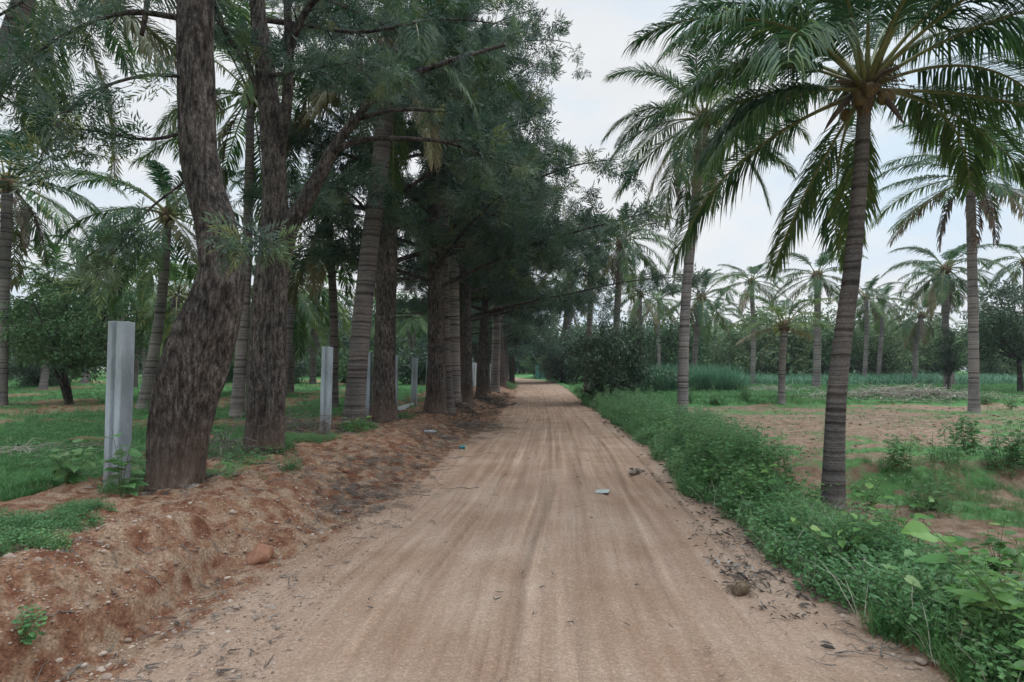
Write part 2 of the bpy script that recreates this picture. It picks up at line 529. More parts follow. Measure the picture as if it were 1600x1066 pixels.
def palm_bark(name, c1, c2, dark):
    m, n, l = new_mat(name)
    co = N_(n, 'TexCoord')
    sp = N_(n, 'SeparateXYZ'); l.new(co.outputs['Object'], sp.inputs[0])
    w = noise(n, l, 5, 4, co.outputs['Object'])
    mz = N_(n, 'Math', operation='MULTIPLY_ADD'); mz.inputs[1].default_value = .05
    l.new(w.outputs['Fac'], mz.inputs[0]); l.new(sp.outputs['Z'], mz.inputs[2])
    cb = N_(n, 'CombineXYZ'); l.new(mz.outputs[0], cb.inputs[2])
    wv = N_(n, 'TexNoise', noise_dimensions='1D'); wv.inputs['Scale'].default_value = 11.0; wv.inputs['Detail'].default_value = 3
    l.new(mz.outputs[0], wv.inputs['W'])
    f = noise(n, l, 34, 5, co.outputs['Object'])
    cr = ramp(n, [(.30, dark), (.42, c1), (.56, c2), (.74, c1)]); l.new(wv.outputs['Fac'], cr.inputs[0])
    r2 = ramp(n, [(.3, (.6, .6, .6)), (.7, (1.2, 1.2, 1.2))]); l.new(f.outputs['Fac'], r2.inputs[0])
    col = mixc(n, l, .8, cr.outputs[0], r2.outputs[0], 'MULTIPLY')
    r3 = ramp(n, [(.36, (.72, .72, .74)), (.66, (1.2, 1.15, 1.1))]); big = noise(n, l, 1.4, 3, co.outputs['Object']); l.new(big.outputs['Fac'], r3.inputs[0])
    col = mixc(n, l, 1.0, col, r3.outputs[0], 'MULTIPLY')
    p = principled(n, .9, .15); l.new(col, p.inputs['Base Color'])
    hh = N_(n, 'Math', operation='MULTIPLY_ADD'); hh.inputs[1].default_value = .35
    l.new(f.outputs['Fac'], hh.inputs[0]); l.new(wv.outputs['Fac'], hh.inputs[2])
    bm = bump(n, l, hh.outputs[0], .7, .04); l.new(bm.outputs[0], p.inputs['Normal'])
    o = N_(n, 'OutputMaterial'); l.new(p.outputs[0], o.inputs[0])
    return m

def plain_mat(name, c1, c2, scale=12, rough=.85, spec=.2, bstr=.3, zs=1.0, detail=6, usevar=False, low=None):
    m, n, l = new_mat(name)
    co = N_(n, 'TexCoord')
    mp = N_(n, 'Mapping'); mp.inputs['Scale'].default_value = (1, 1, zs); l.new(co.outputs['Object'], mp.inputs[0])
    a = noise(n, l, scale, detail, mp.outputs[0], .6)
    src = a.outputs['Fac']
    if usevar:
        at = N_(n, 'Attribute', attribute_name='var'); mm = N_(n, 'Math', operation='MULTIPLY_ADD'); mm.inputs[1].default_value = .5
        l.new(a.outputs['Fac'], mm.inputs[0])
        s2 = N_(n, 'Math', operation='SUBTRACT'); s2.inputs[1].default_value = .25
        l.new(at.outputs['Fac'], s2.inputs[0]); l.new(s2.outputs[0], mm.inputs[2]); src = mm.outputs[0]
    cr = ramp(n, [(.25, c1), (.75, c2)]); l.new(src, cr.inputs[0])
    col = cr.outputs[0]
    if low:
        sp = N_(n, 'SeparateXYZ'); l.new(co.outputs['Object'], sp.inputs[0])
        nz = noise(n, l, 9, 5, co.outputs['Object'], .65)
        mr = N_(n, 'MapRange'); mr.inputs['From Min'].default_value = low[1]; mr.inputs['From Max'].default_value = 0; mr.inputs['To Max'].default_value = 1.5
        l.new(sp.outputs['Z'], mr.inputs['Value'])
        ml = N_(n, 'Math', operation='MULTIPLY', use_clamp=True); l.new(mr.outputs[0], ml.inputs[0]); l.new(nz.outputs['Fac'], ml.inputs[1])
        rs = ramp(n, [(.32, (.68, .68, .66)), (.50, (1, 1, 1))]); n3 = noise(n, l, 3.1, 5, mp.outputs[0], .6); l.new(n3.outputs['Fac'], rs.inputs[0])
        col = mixc(n, l, 1.0, col, rs.outputs[0], 'MULTIPLY')
        col = mixc(n, l, ml.outputs[0], col, low[0])
    p = principled(n, rough, spec); l.new(col, p.inputs['Base Color'])
    bm = bump(n, l, a.outputs['Fac'], bstr, .02); l.new(bm.outputs[0], p.inputs['Normal'])
    o = N_(n, 'OutputMaterial'); l.new(p.outputs[0], o.inputs[0])
    return m

def ground_mat():
    m, n, l = new_mat('ground')
    co = N_(n, 'TexCoord').outputs['Object']
    def attr(k): return N_(n, 'Attribute', attribute_name=k).outputs['Fac']
    fine = noise(n, l, 46, 6, co, .7); mid = noise(n, l, 5.5, 6, co, .6); big = noise(n, l, .9, 5, co, .6); grit = noise(n, l, 170, 3, co, .6)
    def thr(k, nz, amp, lo, hi):
        a = N_(n, 'Math', operation='MULTIPLY_ADD'); a.inputs[1].default_value = amp
        l.new(nz.outputs['Fac'], a.inputs[0])
        s = N_(n, 'Math', operation='SUBTRACT'); s.inputs[1].default_value = amp * .5
        l.new(attr(k), s.inputs[0]); l.new(s.outputs[0], a.inputs[2])
        r = N_(n, 'MapRange', interpolation_type='SMOOTHSTEP'); r.inputs['From Min'].default_value = lo; r.inputs['From Max'].default_value = hi
        l.new(a.outputs[0], r.inputs['Value']); return r.outputs[0]
    # red-brown laterite of the bank and the bare ground
    soil = ramp(n, [(.36, (.140, .058, .033)), (.47, (.215, .112, .067)), (.58, (.290, .195, .130))]); l.new(mid.outputs['Fac'], soil.inputs[0])
    s2 = ramp(n, [(.34, (.60, .56, .54)), (.5, (1, 1, 1)), (.68, (1.30, 1.28, 1.25))]); l.new(fine.outputs['Fac'], s2.inputs[0])
    c_soil = mixc(n, l, .85, soil.outputs[0], s2.outputs[0], 'MULTIPLY')
    # sandy road, streaked along its length
    at = N_(n, 'Attribute', attribute_name='u')
    cb = N_(n, 'CombineXYZ'); sy = N_(n, 'SeparateXYZ'); l.new(co, sy.inputs[0])
    mu = N_(n, 'Math', operation='MULTIPLY'); mu.inputs[1].default_value = 26; l.new(at.outputs['Fac'], mu.inputs[0])
    my = N_(n, 'Math', operation='MULTIPLY'); my.inputs[1].default_value = .30; l.new(sy.outputs['Y'], my.inputs[0])
    l.new(mu.outputs[0], cb.inputs[0]); l.new(my.outputs[0], cb.inputs[1])
    st = noise(n, l, 1.0, 4, cb.outputs[0], .6)
    cb2 = N_(n, 'CombineXYZ'); mu2 = N_(n, 'Math', operation='MULTIPLY'); mu2.inputs[1].default_value = 105; l.new(at.outputs['Fac'], mu2.inputs[0])
    my2 = N_(n, 'Math', operation='MULTIPLY'); my2.inputs[1].default_value = .22; l.new(sy.outputs['Y'], my2.inputs[0])
    l.new(mu2.outputs[0], cb2.inputs[0]); l.new(my2.outputs[0], cb2.inputs[1])
    st2 = noise(n, l, 1.0, 3, cb2.outputs[0], .6)
    rs2 = ramp(n, [(.34, (.74, .71, .69)), (.46, (1, 1, 1)), (.58, (1, 1, 1)), (.68, (1.16, 1.16, 1.14))]); l.new(st2.outputs['Fac'], rs2.inputs[0])  # narrow streaks: sorted sand, plus groove shading put into the colour
    rd = ramp(n, [(.28, (.300, .196, .134)), (.48, (.355, .242, .170)), (.68, (.415, .296, .214))]); l.new(st.outputs['Fac'], rd.inputs[0])
    r2 = ramp(n, [(.36, (.86, .80, .76)), (.62, (1.07, 1.08, 1.10))]); l.new(big.outputs['Fac'], r2.inputs[0])
    r3 = ramp(n, [(.32, (.70, .68, .66)), (.5, (1, 1, 1)), (.7, (1.18, 1.18, 1.18))]); l.new(grit.outputs['Fac'], r3.inputs[0])
    r4 = ramp(n, [(.30, (.80, .76, .72)), (.5, (1, 1, 1)), (.72, (1.10, 1.10, 1.12))]); l.new(fine.outputs['Fac'], r4.inputs[0])
    vo = N_(n, 'TexVoronoi'); vo.inputs['Scale'].default_value = 75; l.new(co, vo.inputs['Vector'])
    vh = N_(n, 'SeparateColor'); l.new(vo.outputs['Color'], vh.inputs[0])
    vr = ramp(n, [(.1, (.55, .52, .50)), (.45, (.92, .90, .88)), (.80, (1.15, 1.15, 1.12)), (.97, (1.75, 1.75, 1.70))]); l.new(vh.outputs[0], vr.inputs[0])
    c_soil = mixc(n, l, .42, c_soil, vr.outputs[0], 'MULTIPLY')
    c_road = mixc(n, l, 1.0, rd.outputs[0], r2.outputs[0], 'MULTIPLY')
    pt = ramp(n, [(.42, (0, 0, 0)), (.58, (.75, .75, .75))]); ptn = noise(n, l, .55, 3, co); l.new(ptn.outputs['Fac'], pt.inputs[0])
    c_road = mixc(n, l, pt.outputs[0], c_road, mixc(n, l, 1.0, c_road, rs2.outputs[0], 'MULTIPLY'))
    c_road = mixc(n, l, .75, c_road, r3.outputs[0], 'MULTIPLY')
    c_road = mixc(n, l, .8, c_road, r4.outputs[0], 'MULTIPLY')
    c_road = mixc(n, l, .28, c_road, vr.outputs[0], 'MULTIPLY')
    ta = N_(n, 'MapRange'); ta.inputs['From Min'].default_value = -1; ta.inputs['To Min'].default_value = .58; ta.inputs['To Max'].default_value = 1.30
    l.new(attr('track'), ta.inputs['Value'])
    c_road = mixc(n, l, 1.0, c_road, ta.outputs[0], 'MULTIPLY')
    # ploughed field, brown
    fd = ramp(n, [(.34, (.15, .092, .060)), (.50, (.225, .150, .100)), (.66, (.30, .218, .152))]); l.new(mid.outputs['Fac'], fd.inputs[0])
    c_fld = mixc(n, l, .7, fd.outputs[0], s2.outputs[0], 'MULTIPLY')
    # short grass
    gr = ramp(n, [(.30, (.048, .10, .034)), (.52, (.080, .185, .058)), (.70, (.13, .23, .08))]); l.new(mid.outputs['Fac'], gr.inputs[0])
    c_gr = mixc(n, l, .7, gr.outputs[0], s2.outputs[0], 'MULTIPLY')
    c = mixc(n, l, thr('m_field', big, .5, .35, .65), c_soil, c_fld)
    c = mixc(n, l, thr('m_road', mid, .55, .35, .65), c, c_road)
    c = mixc(n, l, thr('m_litter', mid, 1.2, .40, .85), c, (.15, .115, .092))
    c = mixc(n, l, thr('m_grass', mid, .9, .38, .62), c, c_gr)
    p = principled(n, .95, .12); l.new(c, p.inputs['Base Color'])
    hs = N_(n, 'Math', operation='MULTIPLY_ADD'); hs.inputs[1].default_value = .35
    l.new(grit.outputs['Fac'], hs.inputs[0]); l.new(fine.outputs['Fac'], hs.inputs[2])
    bm = bump(n, l, hs.outputs[0], .75, .03); l.new(bm.outputs[0], p.inputs['Normal'])
    o = N_(n, 'OutputMaterial'); l.new(p.outputs[0], o.inputs[0])
    return m

M = {}
M['ground'] = ground_mat()
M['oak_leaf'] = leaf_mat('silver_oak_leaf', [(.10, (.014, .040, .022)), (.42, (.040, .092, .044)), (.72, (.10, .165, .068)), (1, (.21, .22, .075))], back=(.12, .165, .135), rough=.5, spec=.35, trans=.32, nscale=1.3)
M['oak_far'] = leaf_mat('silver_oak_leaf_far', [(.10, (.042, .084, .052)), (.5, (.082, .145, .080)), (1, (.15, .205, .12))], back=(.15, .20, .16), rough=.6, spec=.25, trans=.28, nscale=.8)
M['oak_bark'] = bark_mat('silver_oak_bark', (.026, .022, .020), (.094, .080, .071), (.19, .168, .152), .25, 27, 1.0, low=((.16, .105, .078), .8))
M['oak_limb'] = bark_mat('silver_oak_limb_bark', (.026, .022, .020), (.064, .055, .049), (.12, .105, .095), .4, 14, .6)
M['palm_leaf'] = leaf_mat('coconut_leaf', [(.05, (.018, .050, .022)), (.40, (.042, .100, .036)), (.70, (.11, .18, .042)), (1, (.27, .235, .065))], rough=.52, spec=.32, trans=.40, nscale=1.2)
M['palm_old'] = leaf_mat('coconut_leaf_ageing', [(.05, (.06, .075, .028)), (.45, (.13, .125, .05)), (.75, (.23, .18, .09)), (1, (.30, .25, .17))], rough=.6, spec=.25, trans=.2, nscale=1.6)
M['palm_dry'] = leaf_mat('coconut_leaf_dry', [(.1, (.10, .075, .055)), (.5, (.20, .155, .12)), (1, (.33, .27, .21))], rough=.8, spec=.15, trans=.12)
M['rachis'] = plain_mat('frond_stalk', (.09, .11, .03), (.24, .22, .08), 9, .5, .4, .15)
M['palm_bark'] = palm_bark('coconut_bark', (.17, .150, .138), (.26, .235, .220), (.095, .082, .074))
M['palm_bark_dark'] = palm_bark('coconut_bark_dark', (.105, .090, .082), (.17, .152, .142), (.060, .050, .045))
M['fibre'] = plain_mat('palm_fibre', (.06, .042, .03), (.19, .13, .08), 26, .95, .1, .6, .3)
M['coconut'] = plain_mat('coconut_husk', (.085, .065, .022), (.20, .12, .04), 9, .6, .4, .1)
M['spathe'] = plain_mat('dry_spathe', (.06, .042, .034), (.15, .105, .085), 8, .8, .2, .3, .3)
M['concrete'] = plain_mat('precast_concrete', (.28, .32, .345), (.46, .51, .545), 7, .9, .2, .4, .35, 9, low=((.17, .11, .075), .55))
M['slab'] = plain_mat('concrete_slab', (.50, .52, .54), (.66, .68, .69), 3, .9, .2, .2, 1)
M['weed'] = leaf_mat('weed_leaf', [(.05, (.050, .125, .042)), (.45, (.100, .235, .078)), (.8, (.17, .30, .105)), (1, (.26, .33, .13))], back=(.17, .25, .14), rough=.5, spec=.35, trans=.42, nscale=1.5)
M['broad'] = leaf_mat('broad_leaf', [(.05, (.035, .10, .022)), (.5, (.075, .19, .040)), (.85, (.15, .28, .06)), (1, (.23, .33, .09))], back=(.16, .26, .10), rough=.42, spec=.4, trans=.32, nscale=2)
M['grass'] = leaf_mat('grass_blade', [(.05, (.042, .108, .034)), (.5, (.084, .205, .062)), (.85, (.14, .25, .085)), (1, (.27, .25, .14))], rough=.55, spec=.25, trans=.32, nscale=.5)
M['fodder'] = leaf_mat('fodder_grass_blade', [(.05, (.040, .110, .065)), (.5, (.10, .22, .12)), (1, (.20, .32, .19))], rough=.5, spec=.3, trans=.25, nscale=.6)
M['bush'] = leaf_mat('bush_leaf', [(.05, (.016, .038, .017)), (.5, (.044, .088, .038)), (.85, (.085, .145, .062)), (1, (.15, .20, .10))], back=(.09, .13, .07), rough=.4, spec=.5, trans=.18, nscale=1)
M['tree_light'] = leaf_mat('light_tree_leaf', [(.05, (.085, .14, .062)), (.5, (.165, .24, .11)), (.85, (.15, .205, .075)), (1, (.24, .27, .13))], back=(.16, .2, .1), rough=.6, spec=.2, trans=.25, nscale=.7)
M['tree_mid'] = leaf_mat('mid_tree_leaf', [(.05, (.042, .095, .040)), (.5, (.090, .175, .068)), (.85, (.14, .225, .085)), (1, (.17, .24, .09))], back=(.08, .13, .05), rough=.55, spec=.25, trans=.25, nscale=.8)
M['twig'] = plain_mat('dead_twig', (.085, .072, .062), (.22, .19, .165), 20, .9, .1, .3)
M['pale_bark'] = bark_mat('pale_bark', (.16, .14, .12), (.27, .245, .215), (.38, .35, .31), .3, 8, .4)
M['litter'] = leaf_mat('leaf_litter', [(.05, (.045, .040, .038)), (.45, (.125, .100, .082)), (.75, (.22, .175, .14)), (1, (.36, .33, .30))], rough=.85, spec=.1, trans=.08)
M['stone'] = plain_mat('pebble', (.17, .11, .080), (.38, .295, .23), 4, .9, .15, .3, usevar=True)
M['red_stone'] = plain_mat('red_stone', (.17, .075, .045), (.30, .15, .095), 12, .9, .15, .9)
M['straw'] = leaf_mat('dry_straw', [(.05, (.20, .17, .12)), (.5, (.37, .33, .26)), (1, (.55, .51, .44))], rough=.85, spec=.1, trans=.1)
M['stem'] = plain_mat('weed_stem', (.06, .10, .035), (.13, .16, .06), 9, .7, .2, .1)
M['net'] = plain_mat('shade_net', (.05, .17, .14), (.10, .27, .22), 6, .8, .2, .2)
M['cyan'] = plain_mat('cyan_plastic', (.03, .16, .17), (.05, .22, .22), 5, .35, .5, .05)
M['clear'] = plain_mat('dusty_plastic', (.20, .21, .22), (.34, .35, .36), 9, .35, .5, .05)
M['paper'] = plain_mat('grey_green_paper', (.25, .26, .24), (.36, .37, .345), 14, .8, .2, .2)

# ------------------------------------------------------------------ ground and road
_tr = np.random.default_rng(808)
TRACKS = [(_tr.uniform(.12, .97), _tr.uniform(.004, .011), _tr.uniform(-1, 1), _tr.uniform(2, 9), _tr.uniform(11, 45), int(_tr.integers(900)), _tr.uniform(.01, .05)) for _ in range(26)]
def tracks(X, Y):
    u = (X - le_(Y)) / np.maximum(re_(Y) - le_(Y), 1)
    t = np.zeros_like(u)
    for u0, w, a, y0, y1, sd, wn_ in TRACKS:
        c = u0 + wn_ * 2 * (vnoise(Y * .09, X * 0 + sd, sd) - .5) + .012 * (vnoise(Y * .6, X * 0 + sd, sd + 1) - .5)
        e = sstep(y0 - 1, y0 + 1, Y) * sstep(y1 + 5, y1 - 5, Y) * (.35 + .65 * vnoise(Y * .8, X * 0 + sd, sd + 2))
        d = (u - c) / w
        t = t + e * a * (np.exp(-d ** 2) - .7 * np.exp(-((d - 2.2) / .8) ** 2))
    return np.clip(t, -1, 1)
def build_ground():
    xs = list(np.arange(-4.6, 5.0, 0.036))
    s = 0.036; x = xs[-1]
    while x < 900: s = min(s * 1.032, 60); x += s; xs.append(x)
    s = 0.036; x = xs[0]
    while x > -900: s = min(s * 1.032, 60); x -= s; xs.insert(0, x)
    ys = [-40, -25, -14, -8, -4, -1, 0.5, 1.2]
    y = 1.6
    while y < 1200: ys.append(y); y += max(0.026, 0.0105 * y)
    xs = np.array(xs); ys = np.array(ys)
    X, Y = np.meshgrid(xs, ys)
    Z = H(X, Y)
    le, re = le_(Y), re_(Y)
    u = (X - le) / np.maximum(re - le, 1)
    wob = (fbm(X * 1.3, Y * 0.7, 3, 5) - .5)
    m_road = sstep(-.10, .03, u + wob * .10) * sstep(1.12, 1.0, u + wob * .10)
    q = X - re
    fx = X - fence_(Y)
    # grass: behind the fence, on the right verge, behind the bund and in patches
    pat = fbm(X * .9, Y * .9, 4, 33)
    g_left = sstep(-.7, -2.4, fx + wob * 1.6) * (0.42 + 0.58 * sstep(.36, .54, fbm(X * .35, Y * .35, 4, 34)))
    g_left = np.maximum(g_left, .62 * sstep(.52, .62, pat) * sstep(.9, .3, fx) * sstep(-3, 0, fx) * sstep(14, 6, Y))
    wd = np.interp(Y, [0, 5, 8, 13, 25, 45, 80], [1.5, 1.2, 1.1, 1.7, 2.4, 4.0, 6])
    g_right = sstep(.12, .42, q + wob * .5) * sstep(wd + .9, wd - .2, q + wob * 1.5) * (.50 + .35 * sstep(10, 26, Y))
    edge_y = 8.9 + 0.10 * (X - 5.5)
    slope = np.exp(-((Y - edge_y + .35) / .8) ** 2) * sstep(5.5, 7.5, X) * (.25 + .5 * sstep(.42, .6, fbm(X * 1.1, Y * 1.4, 3, 88)))
    fin = sstep(edge_y - .2, edge_y + .5, Y) * sstep(1.6, 2.4, q)
    yb = Y - 0.05 * X
    far_g = sstep(24.3, 25.6, yb + wob * 1.5) * sstep(2, 3, q)
    sparse = fin * (0.22 + 0.33 * sstep(.40, .62, fbm(X * .5, Y * .9, 4, 36)) + .22 * sstep(14, 9, Y))
    nearp = .70 * sstep(.50, .62, fbm(X * .8, Y * 1.2, 4, 37)) * sstep(1.2, 1.8, q) * (1 - fin)
    m_grass = np.maximum.reduce([g_left, g_right, slope, far_g * .95, sparse * sstep(.38, .5, pat + .12), nearp])
    m_field = np.maximum(fin * sstep(25.6, 24.6, yb) * (q > 0), .62 * sstep(1.3, 2.2, q) * (Y < 9.5))
    m_lit = np.exp(-((X - le + .75) / .6) ** 2) * sstep(5.0, 7.5, Y) * sstep(45, 25, Y) * .44
    m_lit = np.maximum(m_lit, np.exp(-((q - .15) / .25) ** 2) * sstep(3, 4, Y) * sstep(40, 15, Y) * .52)
    m_lit = np.maximum(m_lit, .30 * sstep(-.8, -1.2, X - le) * sstep(7, 10, Y) * (X > crest_(Y) - 1.5))
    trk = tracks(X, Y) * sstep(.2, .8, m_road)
    Z = Z + .010 * trk
    Vv = np.stack([X, Y, Z], -1).reshape(-1, 3)
    ny, nx = X.shape
    i = (np.arange(ny - 1) * nx)[:, None] + np.arange(nx - 1)[None]
    Q = np.stack([i, i + 1, i + nx + 1, i + nx], -1).reshape(-1, 4)
    fxm = X[:-1, :-1]; fym = Y[:-1, :-1]
    # one sheet, cut where it changes: road, bank, field, lawn
    uu = u[:-1, :-1]; qq = q[:-1, :-1]
    reg = np.zeros(fxm.shape, int)
    reg[(uu > -.04) & (uu < 1.03)] = 1
    reg[(fin[:-1, :-1] > .5) & (yb[:-1, :-1] < 25.4) & (qq > 1.9)] = 2
    reg[(uu <= -.04) & (fx[:-1, :-1] > -.9) & (fym < 60)] = 3
    reg = reg.ravel()
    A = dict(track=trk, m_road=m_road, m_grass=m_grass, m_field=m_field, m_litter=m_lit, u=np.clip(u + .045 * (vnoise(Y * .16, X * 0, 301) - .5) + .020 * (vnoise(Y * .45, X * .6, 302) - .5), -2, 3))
    for k, nm in enumerate(('ground', 'road', 'field', 'earth_bank')):
        q4 = Q[reg == k]
        used = np.unique(q4); mp = np.full(len(Vv), -1); mp[used] = np.arange(len(used))
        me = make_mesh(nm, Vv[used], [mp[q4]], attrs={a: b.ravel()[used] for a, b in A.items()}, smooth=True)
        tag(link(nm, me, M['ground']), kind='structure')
build_ground()

# ------------------------------------------------------------------ trunks, palms
def bark_rel(seed, amp=.10, lobes=5, fis=26):
    rr = np.random.default_rng(seed)
    ph = rr.uniform(0, 6.28, 4)
    def f(s, a):
        k = 1 + amp * .6 * np.sin(lobes * a + ph[0] + s * .35) * .5 + amp * .5 * np.sin(2 * a + ph[1] + s * .5)
        rg = np.abs(vnoise(a * fis / 6.283 + .8 * vnoise(a * 2, s * 1.5, seed + 7), s * 2.2, seed) - .5) * 2
        k = k + amp * .38 * np.minimum(rg * 1.8, 1) - amp * .25
        return k + amp * .5 * (vnoise(a * 1.9 + 5, s * 3.0, seed + 1) - .5)
    return f

def ring_rel(seed, amp=.035):
    def f(s, a):
        sw = s + .03 * vnoise(a * .9, s * 2, seed)
        fr = (sw / .085) % 1.0
        return 1 + amp * (1 - fr) ** 2 + .03 * (vnoise(a * 1.3, s * 4, seed) - .5)
    return f

def frond_geo(mb_leaf, mb_stalk, base, az, elev, L, bend, pairs, lw, seed, droop=.55, var=.4, tw=0.0, lmax=.27, thin=0.0, start=.20):
    r = np.random.default_rng(seed)
    n = 22
    t = np.linspace(0, 1, n)
    el = elev - bend * t ** 1.25
    azs = az + tw * t ** 1.5
    d = np.stack([np.cos(el) * np.cos(azs), np.cos(el) * np.sin(azs), np.sin(el)], -1)
    P = base + np.vstack([[0, 0, 0], np.cumsum((d[1:] + d[:-1]) * .5 * L / (n - 1), axis=0)])
    w0 = .017 * L / 3 + .006
    rr = w0 * (1 - t) ** .8 + .004
    rr[:3] *= np.array([2.0, 1.5, 1.15])
    tube(mb_stalk, P, rr, 5, cap=False)
    T = nrm(np.gradient(P, axis=0))
    tt = start + (1 - start) * (np.arange(pairs) + .5) / pairs
    for s in (-1, 1):
        tk = np.clip(tt + r.normal(size=pairs) * .004, 0, .999)
        keep = r.random(pairs) > thin
        tk = tk[keep]; m = len(tk)
        if m == 0: continue
        pos = np.stack([np.interp(tk, t, P[:, i]) for i in range(3)], -1)
        tan = nrm(np.stack([np.interp(tk, t, T[:, i]) for i in range(3)], -1))
        side = nrm(np.cross(tan, np.array([0, 0, 1.0])) + 1e-6 * np.array([1, 0, 0])) * s
        up = np.cross(side, tan) * s
        prof = np.minimum(1, .45 + 2.2 * (tk - start)) * np.clip(1.06 - tk, 0, 1) ** .42
        ll = L * lmax * prof * r.uniform(.86, 1.12, m)
        fw = R(62) - R(34) * tk + r.normal(size=m) * .09 + .12 * np.sin(tk * 23 + seed)       # angle between leaflet and rachis
        dr = droop * r.uniform(.55, 1.5, m)
        d0 = nrm(tan * np.cos(fw)[:, None] + side * np.sin(fw)[:, None] + up * (.16 + r.normal(size=m) * .08)[:, None])
        g = np.array([0, 0, -1.0])
        d1 = nrm(d0 + g * (dr * .75)[:, None])
        d2 = nrm(d0 + g * (dr * 1.9)[:, None] + r.normal(size=(m, 3)) * .06)
        p1 = pos + d0 * (ll * .32)[:, None]
        p2 = p1 + d1 * (ll * .34)[:, None]
        p3 = p2 + d2 * (ll * .34)[:, None]
        wv = nrm(np.cross(d0, side * 0.2 + up) )
        wid = lw * (0.75 + .5 * prof)
        wv = wv * (wid * .5)[:, None]
        V = np.stack([pos - wv * .6, pos + wv * .6, p1 - wv, p1 + wv, p2 - wv * .85, p2 + wv * .85, p3], 1).reshape(-1, 3)
        o = (np.arange(m) * 7)[:, None]
        Q = np.concatenate([o + np.array([[0, 1, 3, 2]]), o + np.array([[2, 3, 5, 4]])])
        Tr = o + np.array([[4, 5, 6]])
        vv = np.clip(var + r.normal(size=m) * .10 + .10 * tk ** 2, 0, 1)
        V7 = np.repeat(vv, 7).reshape(m, 7); V7[:, 6] = np.minimum(V7[:, 6] + .12, 1)
        mb_leaf.add(V, Q, Tr, V7.ravel())
    return P

def ellipsoid(mb, c, rx, rz, seg=10, rings=7, var=.5, axis=(0, 0, 1)):
    th = np.linspace(.05, np.pi - .05, rings)
    P = np.asarray(c)[None] + np.cos(th)[:, None] * rz * np.asarray(axis)[None]
    tube(mb, P, np.sin(th) * rx, seg, var=var)

